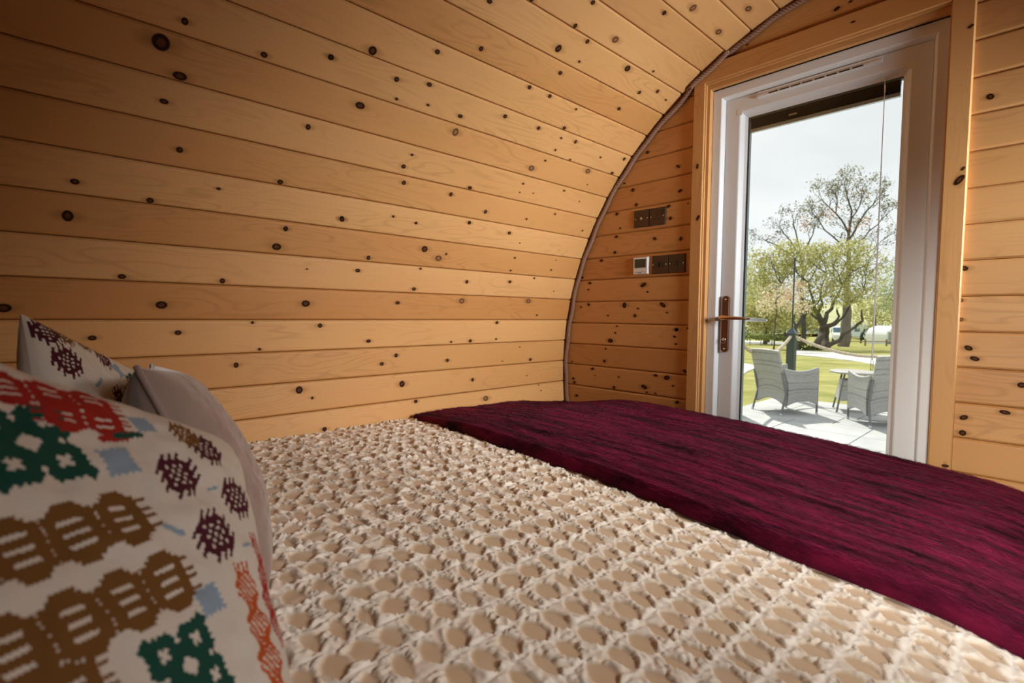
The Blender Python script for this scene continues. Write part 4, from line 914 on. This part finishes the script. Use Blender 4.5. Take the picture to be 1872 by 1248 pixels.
def limb(mb, pix, depth, widths, jit=.0, seed=0):
    r = random.Random(seed); pts = [at_d(px, py, depth+(r.uniform(-jit, jit) if i else 0)) for i, (px, py) in enumerate(pix)]
    # subdivide with a little crookedness
    P = [pts[0]]; Wd = [widths[0]]
    for i in range(1, len(pts)):
        mid = (pts[i-1]+pts[i])/2+Vector((r.uniform(-1, 1), r.uniform(-1, 1), r.uniform(-1, 1)))*(pts[i]-pts[i-1]).length*.09
        P += [mid, pts[i]]; Wd += [(widths[i-1]+widths[i])/2, widths[i]]
    mb.tube(P, [w*depth/FPX/2 for w in Wd], 7); return P
def twigs(mb, p, d, L_, rad, lvl, r, tips, spread=.55, up=.15):
    n = 3; P = [p]; q = p.copy(); dd = d.copy()
    for i in range(n):
        dd = (dd+Vector((r.uniform(-1, 1), r.uniform(-1, 1), r.uniform(-1, 1)+up))*.28).normalized(); q = q+dd*L_/n; P.append(q.copy())
    mb.tube(P, [rad*(1-.45*i/n) for i in range(n+1)], 5 if lvl > 1 else 4, cap=False)
    if lvl == 0: tips.append(q); tips.append(P[-2]); return
    for k in range(r.choice([2, 3])):
        nd = (dd+Vector((r.uniform(-1, 1), r.uniform(-1, 1), r.uniform(-.7, 1)))*spread).normalized(); twigs(mb, P[-1 if k else -2], nd, L_*r.uniform(.62, .85), rad*.55, lvl-1, r, tips, spread, up)
BARK = plain('bark', (.10, .082, .062), .95, noise=.35, nscale=4, bump=.03); BARKD = plain('dark_bark', (.085, .08, .07), .95, noise=.3, nscale=4, bump=.02)
# gnarled leafy tree in the middle
T1 = 36.0; base = on_g(1500, T1)
tr = empty('gnarled_tree', tuple(base), label='gnarled leafy tree with twisting trunks behind the rope, yellow-green crown', cat='tree')
mb = MB(); limb(mb, [(1489, 640), (1495, 625), (1503, 608), (1505, 596), (1496, 575), (1488, 560), (1484, 540), (1478, 515)], T1, [22, 12, 11, 11, 8, 6, 4, 2], .5, 1)
limb(mb, [(1505, 640), (1510, 620), (1512, 606), (1505, 594), (1510, 580), (1520, 565), (1528, 545), (1540, 520), (1560, 495)], T1+.5, [20, 10, 9, 9, 8, 6, 5, 3, 1.5], .5, 2)
limb(mb, [(1505, 640), (1516, 630), (1535, 622), (1540, 612), (1556, 602), (1568, 592), (1577, 586), (1576, 566)], T1-.5, [12, 9, 7, 6, 5, 5, 4.5, 2], .3, 3)
limb(mb, [(1503, 600), (1517, 594), (1527, 588), (1534, 578), (1530, 566)], T1, [8, 6, 5, 4, 3], .5, 4); limb(mb, [(1500, 590), (1488, 578), (1478, 570), (1462, 562)], T1+.3, [6, 4, 3, 2], .5, 5)
limb(mb, [(1512, 598), (1525, 594), (1536, 584), (1546, 572), (1556, 550), (1580, 530)], T1+1, [7, 5, 4, 4, 3, 1.5], .5, 6); limb(mb, [(1496, 575), (1504, 555), (1500, 530), (1512, 500)], T1+1, [5, 4, 3, 1.5], .5, 7)
mb.build('trunk', BARK, tr); tips = []; mb = MB(); r_ = random.Random(4)
for px, py in ((1478, 515), (1560, 495), (1512, 500), (1580, 530), (1462, 562), (1430, 520), (1540, 520), (1488, 560)):
    for k in range(2): twigs(mb, at_d(px, py, T1), Vector((r_.uniform(-1, 1), r_.uniform(-1, 1), .7)).normalized(), 1.1, .05, 3, r_, tips)
mb.build('branches', BARK, tr, kind='stuff')
bl = [(1462, 478, 50, 30, 2300, 0), (1545, 472, 44, 30, 1700, .5), (1500, 520, 50, 28, 1700, 0), (1415, 500, 40, 38, 2000, 1), (1570, 515, 44, 34, 1300, 0), (1410, 550, 34, 30, 1200, 1.5), (1600, 480, 26, 30, 450, 1), (1545, 545, 46, 18, 800, 0), (1500, 455, 30, 14, 500, 0), (1390, 470, 24, 16, 400, 1), (1440, 452, 30, 16, 500, 0), (1385, 520, 30, 40, 900, 1), (1560, 450, 36, 16, 420, 0)]
leaves('foliage', blob_pts(bl, T1, 11, .35), .18, leaf_mat('spring_leaf', (.30, .31, .10), (.70, .66, .32), .5), tr, 1)
# tall thinly leaved tree behind, right
T2 = 44.0
tr = empty('tall_tree', tuple(on_g(1545, T2)), label='tall thinly leaved tree with dark branches rising against the sky', cat='tree')
mb = MB(); limb(mb, [(1541, 634), (1546, 600), (1549, 570), (1550, 540), (1552, 500), (1552, 460), (1552, 430)], T2, [20, 17, 15, 12, 9, 7, 5], .2, 8); mb.build('trunk', plain('grey_bark', (.17, .145, .12), .95, noise=.3, nscale=3, bump=.03), tr)
mb = MB(); tips = []; r_ = random.Random(12)
for pix, w in (([(1552, 440), (1546, 415), (1528, 390), (1505, 368)], 4), ([(1552, 430), (1556, 400), (1552, 370), (1545, 345)], 4), ([(1552, 440), (1568, 410), (1585, 385), (1600, 365)], 4), ([(1550, 460), (1520, 430), (1498, 405), (1485, 395)], 3),
               ([(1552, 450), (1580, 435), (1605, 410), (1618, 395)], 3), ([(1556, 400), (1572, 375), (1575, 350)], 2.5), ([(1552, 470), (1590, 460), (1612, 440)], 2.5), ([(1528, 390), (1530, 365), (1522, 350)], 2)):
    P_ = limb(mb, pix, T2, [w*(1-.6*i/(len(pix)-1)) for i in range(len(pix))], .8, int(w*10+pix[-1][0]))
    for q in (P_[-1], P_[-3], P_[-1], P_[-2], P_[-2], P_[-4] if len(P_) > 4 else P_[-2], P_[1]):
        twigs(mb, q, ((P_[-1]-P_[-3]).normalized()+Vector((r_.uniform(-.6, .6), r_.uniform(-.6, .6), .2))).normalized(), r_.uniform(.55, .85), .028, 3, r_, tips, .7, .1)
mb.build('branches', BARKD, tr, kind='stuff')
tp = np.array([list(q) for q in tips]); rg = np.random.default_rng(3); pick = tp[rg.integers(0, len(tp), 3600)]+rg.normal(0, .17, (3600, 3))
leaves('foliage', pick, .17, leaf_mat('olive_leaf', (.10, .11, .07), (.36, .34, .17), .45), tr, 2)
oc = np.concatenate([np.array(at_d(px, py, T2-.5))+rg.normal(0, s, (n, 3)) for px, py, s, n in ((1518, 388, .33, 70), (1577, 409, .38, 90), (1472, 411, .3, 55), (1553, 419, .3, 40), (1572, 357, .4, 30))])
leaves('orange_leaves', oc, .20, leaf_mat('orange_leaf', (.42, .19, .08), (.62, .36, .20), .4), tr, 3)
# second thin crown to the left of it
T3 = 47.0
tr = empty('bare_tree', tuple(on_g(1465, T3)), label='bare-looking tree with sparse dark leaves left of the tall tree', cat='tree')
mb = MB(); limb(mb, [(1470, 632), (1468, 560), (1468, 500), (1462, 460)], T3, [8, 7, 5, 3], .2, 31); mb.build('trunk', BARKD, tr); mb = MB(); tips = []; r_ = random.Random(8)
for pix in ([(1465, 470), (1445, 440), (1425, 415)], [(1464, 465), (1455, 425), (1450, 400)], [(1468, 470), (1480, 440), (1488, 415)], [(1462, 480), (1430, 455), (1400, 440)]):
    P_ = limb(mb, pix, T3, [3, 2.2, 1.2], .6, pix[-1][0])
    for q in (P_[-1], P_[-1], P_[-2], P_[-3], P_[-3]): twigs(mb, q, ((P_[-1]-P_[-3]).normalized()+Vector((r_.uniform(-.5, .5), r_.uniform(-.5, .5), .1))).normalized(), .75, .022, 2, r_, tips, .7, .05)
mb.build('branches', BARKD, tr, kind='stuff'); tp = np.array([list(q) for q in tips]); pick = tp[rg.integers(0, len(tp), 1100)]+rg.normal(0, .2, (1100, 3)); leaves('foliage', pick, .17, leaf_mat('grey_leaf', (.09, .09, .07), (.26, .24, .15), .4), tr, 4)
# blossom sapling
T4 = 31.0
tr = empty('blossom_tree', tuple(on_g(1414, T4)), label='slender young tree with pale pink blossom left of the post', cat='tree')
mb = MB(); limb(mb, [(1414, 643), (1415, 610), (1417, 585), (1420, 565), (1421, 540), (1420, 515)], T4, [3.2, 3, 2.8, 2.4, 1.8, 1], .05, 41); mb.build('trunk', BARK, tr)
mb = MB(); tips = []; r_ = random.Random(9)
for q in (at_d(1420, 560, T4), at_d(1421, 545, T4), at_d(1420, 530, T4), at_d(1420, 515, T4)):
    for k in range(3): twigs(mb, q, Vector((r_.uniform(-1, 1), r_.uniform(-1, 1), .5)).normalized(), .55, .012, 2, r_, tips)
mb.build('branches', BARK, tr, kind='stuff')
leaves('blossom', blob_pts([(1418, 545, 30, 26, 900, 0), (1452, 535, 22, 24, 560, 0), (1462, 562, 24, 12, 360, 0), (1398, 560, 16, 16, 240, 0)], T4, 13, .2), .13, leaf_mat('pink_blossom', (.62, .50, .33), (.88, .80, .66), .5), tr, 5)
leaves('orange_leaves', blob_pts([(1442, 540, 14, 9, 110, 0), (1462, 520, 10, 7, 60, 0), (1404, 541, 6, 5, 30, 0)], T4, 14, .2), .11, leaf_mat('peach_leaf', (.60, .34, .18), (.74, .50, .32), .4), tr, 6)
# crooked dark tree just right of the post
T5 = 33.0; tr = empty('crooked_tree', tuple(on_g(1458, T5)), label='crooked dark tree close to the right of the post', cat='tree')
mb = MB(); limb(mb, [(1454, 640), (1450, 615), (1454, 598), (1463, 588), (1466, 575), (1460, 560)], T5, [16, 9, 6, 6, 4, 2], .2, 51); limb(mb, [(1462, 590), (1470, 583), (1474, 570), (1478, 555)], T5, [5, 4, 3, 1.5], .2, 52); limb(mb, [(1456, 600), (1450, 585), (1455, 568)], T5, [4, 3, 1.5], .2, 53)
mb.build('trunk', BARKD, tr); leaves('foliage', blob_pts([(1475, 562, 30, 14, 500, 0)], T5, 15, .2), .18, leaf_mat('crook_leaf', (.16, .19, .04), (.38, .36, .10), .4), tr, 7)
# backdrop trees and hedges
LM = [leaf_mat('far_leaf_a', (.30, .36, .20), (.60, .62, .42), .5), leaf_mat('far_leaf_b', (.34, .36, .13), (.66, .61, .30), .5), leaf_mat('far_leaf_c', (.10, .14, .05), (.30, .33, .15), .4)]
back = [(1352, 525, 60, 84, 4200, 60, 0, 'pale grey-green tree at the left edge of the door glass'), (1400, 560, 50, 56, 3400, 50, 1, 'low rounded yellow-green tree beneath the leafy crown on the left'),
        (1468, 580, 40, 40, 2200, 60, 1, 'bright green bush behind the blue car'), (1640, 520, 48, 72, 2400, 64, 0, 'pale green tree at the right edge of the door glass'),
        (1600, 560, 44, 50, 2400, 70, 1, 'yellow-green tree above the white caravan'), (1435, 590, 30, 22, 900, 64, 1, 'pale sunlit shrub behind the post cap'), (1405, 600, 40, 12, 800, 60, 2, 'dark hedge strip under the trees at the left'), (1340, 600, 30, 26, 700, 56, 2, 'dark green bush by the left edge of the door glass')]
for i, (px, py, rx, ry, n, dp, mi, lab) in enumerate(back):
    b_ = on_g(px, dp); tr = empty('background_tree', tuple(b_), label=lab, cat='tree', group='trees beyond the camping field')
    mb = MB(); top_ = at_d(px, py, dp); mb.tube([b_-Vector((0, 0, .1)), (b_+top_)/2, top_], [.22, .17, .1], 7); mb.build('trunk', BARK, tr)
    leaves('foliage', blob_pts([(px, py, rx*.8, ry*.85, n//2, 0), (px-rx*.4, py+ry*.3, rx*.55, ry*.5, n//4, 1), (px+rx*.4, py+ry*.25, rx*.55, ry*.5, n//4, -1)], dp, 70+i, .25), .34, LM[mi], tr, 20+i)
hg = empty('hedge', tuple(on_g(1385, 46)), label='low leafy bank beside the gravel track at the left', cat='hedge')
for k in range(4): q = on_g(1352+k*20, 46); mb = MB(); mb.tube([q, q+Vector((0, 0, .6))], .03, 5); mb.build('stem', BARK, hg)
leaves('foliage', blob_pts([(1360, 614, 24, 7, 500, 0), (1395, 616, 26, 6, 500, 0), (1425, 618, 18, 5, 260, 0)], 46, 88, .1), .22, leaf_mat('hedge_leaf', (.13, .18, .05), (.36, .40, .15), .4), hg, 40)
# shrubs at the foot of the trees (dark undergrowth)
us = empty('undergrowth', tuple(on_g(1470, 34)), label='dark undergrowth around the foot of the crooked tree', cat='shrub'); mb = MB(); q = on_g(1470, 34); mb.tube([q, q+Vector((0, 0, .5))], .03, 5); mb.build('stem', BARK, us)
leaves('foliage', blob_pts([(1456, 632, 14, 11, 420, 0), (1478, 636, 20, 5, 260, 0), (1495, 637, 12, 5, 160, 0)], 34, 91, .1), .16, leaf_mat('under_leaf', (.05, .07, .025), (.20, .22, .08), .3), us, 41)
# hillside behind
def hill():
    us_ = np.linspace(95, 260, 24); ws_ = np.linspace(-110, 190, 50); A_, B_ = np.meshgrid(us_, ws_, indexing='ij'); ux, uy = -.728, .685
    X = A_*ux+B_*uy; Y = A_*uy-B_*ux; Z = CAMZ-3.7+sstep(95, 230, A_)*(13+7*np.sin(B_*.03+1.0))+1.2*vnoise(A_*.08, B_*.08, 61)
    grid_obj('hillside', np.stack([X, Y, Z], -1), plain('hill_grass', (.40, .40, .20), .95, noise=.35, nscale=.12), kind='structure', label='pale wooded hillside beyond the camping field', flip=True)
hill()
# vehicles
WH = plain('vehicle_white', (.80, .82, .80), .25, coat=.5); BLU = plain('car_blue', (.035, .16, .27), .2, coat=.8); WIN = plain('vehicle_glass', (.07, .14, .18), .08); TYR = plain('tyre', (.02, .02, .02), .8); GRYP = plain('grey_trim', (.25, .27, .28), .5)
def vehicle(name, px, depth, prof, W_, mat, wins, label, cat, yaw=0, wheels=(.8, 3.6), L0=4.4, wr=.32):
    """prof: side outline [(x, z)] along the length; wins: [(x0,z0,x1,z1)] on the sides"""
    b_ = on_g(px, depth); r = empty(name, tuple(b_), yaw, label=label, cat=cat); n = len(prof); V = []
    for s, k in ((-1, .90), (-1, 1), (1, 1), (1, .90)):
        V += [(x-L0/2, s*W_/2*(k if z > 1.0 else 1)*(1 if abs(k-1) < .01 else 1.0), z) for x, z in prof]
    mb = MB(); Vn = []; 
    for s in (-1, 1): Vn += [(x-L0/2, s*W_/2*(1-.16*max(0, (z-.9)/1.2)), z) for x, z in prof]
    F = [tuple(range(n)), tuple(range(n, 2*n))[::-1]]+[(i, n+i, n+(i+1) % n, (i+1) % n) for i in range(n)]
    mb.add(Vn, F); mb.build('body', mat, r)
    for q in wins:
        m2 = MB(); side = 0
        if len(q) == 4:
            x0, z0, x1, z1 = q
            for s in (-1, 1):
                yv = lambda z: s*(W_/2*(1-.16*max(0, (z-.9)/1.2))+.012)
                m2 = MB(); m2.add([(x0-L0/2, yv(z0), z0), (x1-L0/2, yv(z0), z0), (x1-L0/2-.05, yv(z1), z1), (x0-L0/2+.12, yv(z1), z1)], [(0, 1, 2, 3)]); m2.build('window', WIN, r)
            continue
        else:
            (xa, za), (xb, zb) = q[0], q[1]; w_ = W_/2*.84; dx, dz = (zb-za), -(xb-xa); ll = math.hypot(dx, dz); dx, dz = -abs(dx)/ll*.015, abs(dz)/ll*.015
            m2.add([(xa-L0/2+dx, -w_, za+dz), (xb-L0/2+dx, -w_*.92, zb+dz), (xb-L0/2+dx, w_*.92, zb+dz), (xa-L0/2+dx, w_, za+dz)], [(0, 1, 2, 3)])
        m2.build('window', WIN, r)
    for x in wheels:
        for s in (-1, 1):
            m2 = MB(); m2.lathe([(.05, -.1), (wr*.6, -.1), (wr, -.08), (wr, .08), (wr*.6, .1), (.05, .1)], c=(x-L0/2, s*(W_/2-.08), wr), n=18, M=Matrix.Rotation(pi/2, 4, 'X')); m2.build('wheel', TYR, r)
    return r
TOC = math.atan2(-.685, .728)      # heading that faces the camera
vehicle('van', 1531, 78, [(0, .35), (0, .95), (.35, 1.15), (1.0, 1.30), (1.75, 2.05), (2.1, 2.2), (4.9, 2.25), (5.0, 2.1), (5.0, .35)], 1.95, WH, [((1.02, 1.32), (1.72, 2.02)), (1.5, 1.3, 2.3, 1.85)], 'white van parked beyond the gnarled tree, windscreen towards the camera', 'van', yaw=TOC+pi-.35, wheels=(.9, 4.0), L0=5.0)
vehicle('car', 1487, 100, [(0, .3), (0, .75), (.25, .88), (1.1, .98), (1.85, 1.42), (3.3, 1.45), (3.95, 1.05), (4.2, .95), (4.25, .3)], 1.75, BLU, [((1.15, 1.0), (1.83, 1.40)), (1.55, 1.0, 2.5, 1.36), (2.6, 1.0, 3.5, 1.36)], 'blue hatchback parked under the trees between post and trunks', 'car', yaw=math.atan2(.728, .685)+.25, wheels=(.8, 3.4), L0=4.25)
vehicle('car', 1512, 98, [(0, .3), (0, .75), (.25, .88), (1.1, .98), (1.85, 1.42), (3.3, 1.45), (3.95, 1.05), (4.2, .95), (4.25, .3)], 1.75, plain('car_teal', (.10, .25, .30), .2), [((1.15, 1.0), (1.83, 1.40)), (1.55, 1.0, 2.5, 1.36)], 'grey-blue car glimpsed between the two twisted trunks', 'car', yaw=math.atan2(.728, .685)+.15, wheels=(.8, 3.4), L0=4.25)
vehicle('caravan', 1586, 84, [(0, .45), (-.05, 1.2), (.35, 2.3), (.8, 2.5), (4.6, 2.5), (4.95, 2.2), (5.0, .45)], 2.2, plain('caravan_grey', (.58, .64, .64), .3), [(1.0, 1.3, 2.0, 1.9), (2.8, 1.3, 3.8, 1.9)], 'pale grey caravan behind the low timber rail', 'caravan', yaw=math.atan2(.685, .728)*-1+.25, wheels=(2.5,), L0=5.0)
vehicle('caravan', 1566, 90, [(0, .45), (-.05, 1.2), (.35, 2.3), (.8, 2.5), (4.6, 2.5), (4.95, 2.2), (5.0, .45)], 2.2, WH, [((-.05, 1.25), (.3, 2.1))], 'white caravan behind the small dark figure', 'caravan', yaw=TOC+pi-.1, wheels=(2.5,), L0=5.0)
# awning tent
aw = empty('awning_tent', tuple(on_g(1629, 58)), TOC+pi/2+.2, label='white domed caravan awning with grey windows at the right edge of the glass', cat='tent')
def dome(u, v):
    a = pi*u; hw = 2.1; return (-hw*math.cos(a)*(1 if True else 0), -1.3+2.6*v, 2.05*min(1, math.sin(a)**.55 if 0 < u < 1 else 0))
sheet('canopy', dome, 21, 5, .04, aw, 1, 1, mat=WH)
mb = MB(); 
V = [(-2.1*math.cos(pi*i/20), -1.28, 2.03*(math.sin(pi*i/20)**.55 if 0 < i < 20 else 0)) for i in range(21)]; mb.add(V, [tuple(range(21))]); mb.build('front_wall', WH, aw)
for x0, x1, z1 in ((-1.72, -1.0, 1.35), (-.70, .15, 1.45), (.45, 1.2, 1.45)):
    mb = MB(); mb.box((x0, -1.33, .45), (x1, -1.30, z1)); mb.build('window', plain('tent_window', (.30, .35, .36), .3) if x0 < -1.5 else bpy.data.materials['tent_window'], aw)
mb = MB(); mb.box((-2.0, -1.335, .05), (1.9, -1.30, .28)); mb.build('skirt', GRYP, aw)
for i, x in enumerate((-2.1, -.85, .3, 1.6)):
    mb = MB(); mb.tube([(x, -1.35, 0), (x*.98, -1.35, 1.0), (x*.9, -1.33, 1.55)], .045, 6); mb.build('frame_pole', WH, aw)
# low timber rail
fe = empty('timber_rail', tuple(on_g(1582, 48)), label='low timber post and rail in front of the caravans', cat='fence'); W_ = plain('weathered_timber', (.26, .20, .12), .9)
pp = [on_g(px, 48) for px in (1546, 1583, 1622, 1660)]
for q in pp: mb = MB(); mb.box((q.x-.06, q.y-.06, q.z), (q.x+.06, q.y+.06, q.z+.62)); mb.build('post', W_, fe)
for i in range(3):
    a, b = pp[i]+Vector((0, 0, .40)), pp[i+1]+Vector((0, 0, .40)); mb = MB(); mb.tube([a, b], .045, 6); mb.build('rail', W_, fe)
for o in fe.children: o.matrix_parent_inverse = Matrix.Translation(-fe.location)
# small seated figure
pf = on_g(1575, 60); pe = empty('person', tuple(pf), TOC+pi/2, label='small distant person in dark clothes bending forward in front of the white caravan', cat='person')
def skin(name, verts, edges, rad, mat, parent, sub=2):
    me = bpy.data.meshes.new(name); me.from_pydata(verts, edges, []); o = bpy.data.objects.new(name, me); link(o, parent); me.materials.append(mat)
    md = o.modifiers.new('skin', 'SKIN'); md.use_smooth_shade = True
    for i, v in enumerate(me.skin_vertices[0].data): v.radius = (rad[i], rad[i]); v.use_root = (i == 0)
    s = o.modifiers.new('sub', 'SUBSURF'); s.levels = 1; s.render_levels = sub; return o
vs = [(0, 0, .82), (.06, 0, 1.02), (.16, 0, 1.24), (.24, 0, 1.36), (.30, 0, 1.46), (.34, 0, 1.58), (.16, .19, 1.26), (.24, .22, 1.02), (.36, .16, .86), (.16, -.19, 1.26), (.24, -.22, 1.02), (.36, -.16, .86),
      (0, .10, .78), (.05, .11, .44), (-.02, .11, .06), (.10, .11, .03), (0, -.10, .78), (.02, -.11, .44), (-.08, -.11, .06), (.05, -.11, .03)]
es = [(0, 1), (1, 2), (2, 3), (3, 4), (4, 5), (2, 6), (6, 7), (7, 8), (2, 9), (9, 10), (10, 11), (0, 12), (12, 13), (13, 14), (14, 15), (0, 16), (16, 17), (17, 18), (18, 19)]
rd = [.15, .15, .15, .06, .085, .09, .065, .05, .04, .065, .05, .04, .10, .07, .05, .04, .10, .07, .05, .04]
skin('body', vs, es, rd, plain('dark_clothes', (.035, .045, .055), .9), pe)
mb = MB(); mb.lathe([(.02, -.10), (.07, -.08), (.095, .0), (.08, .08), (.02, .115)], c=(.335, 0, 1.56), n=14); mb.build('hair', plain('dark_hair', (.03, .025, .02), .8), pe)

# these things were built in world coordinates: hang their parts on the base without moving them
for o in list(COL.objects):
    if o.type == 'EMPTY' and o.name.split('.')[0] in ('gnarled_tree', 'tall_tree', 'bare_tree', 'blossom_tree', 'crooked_tree', 'background_tree', 'hedge', 'undergrowth'):
        for c in o.children: c.matrix_parent_inverse = Matrix.Translation(-o.location)
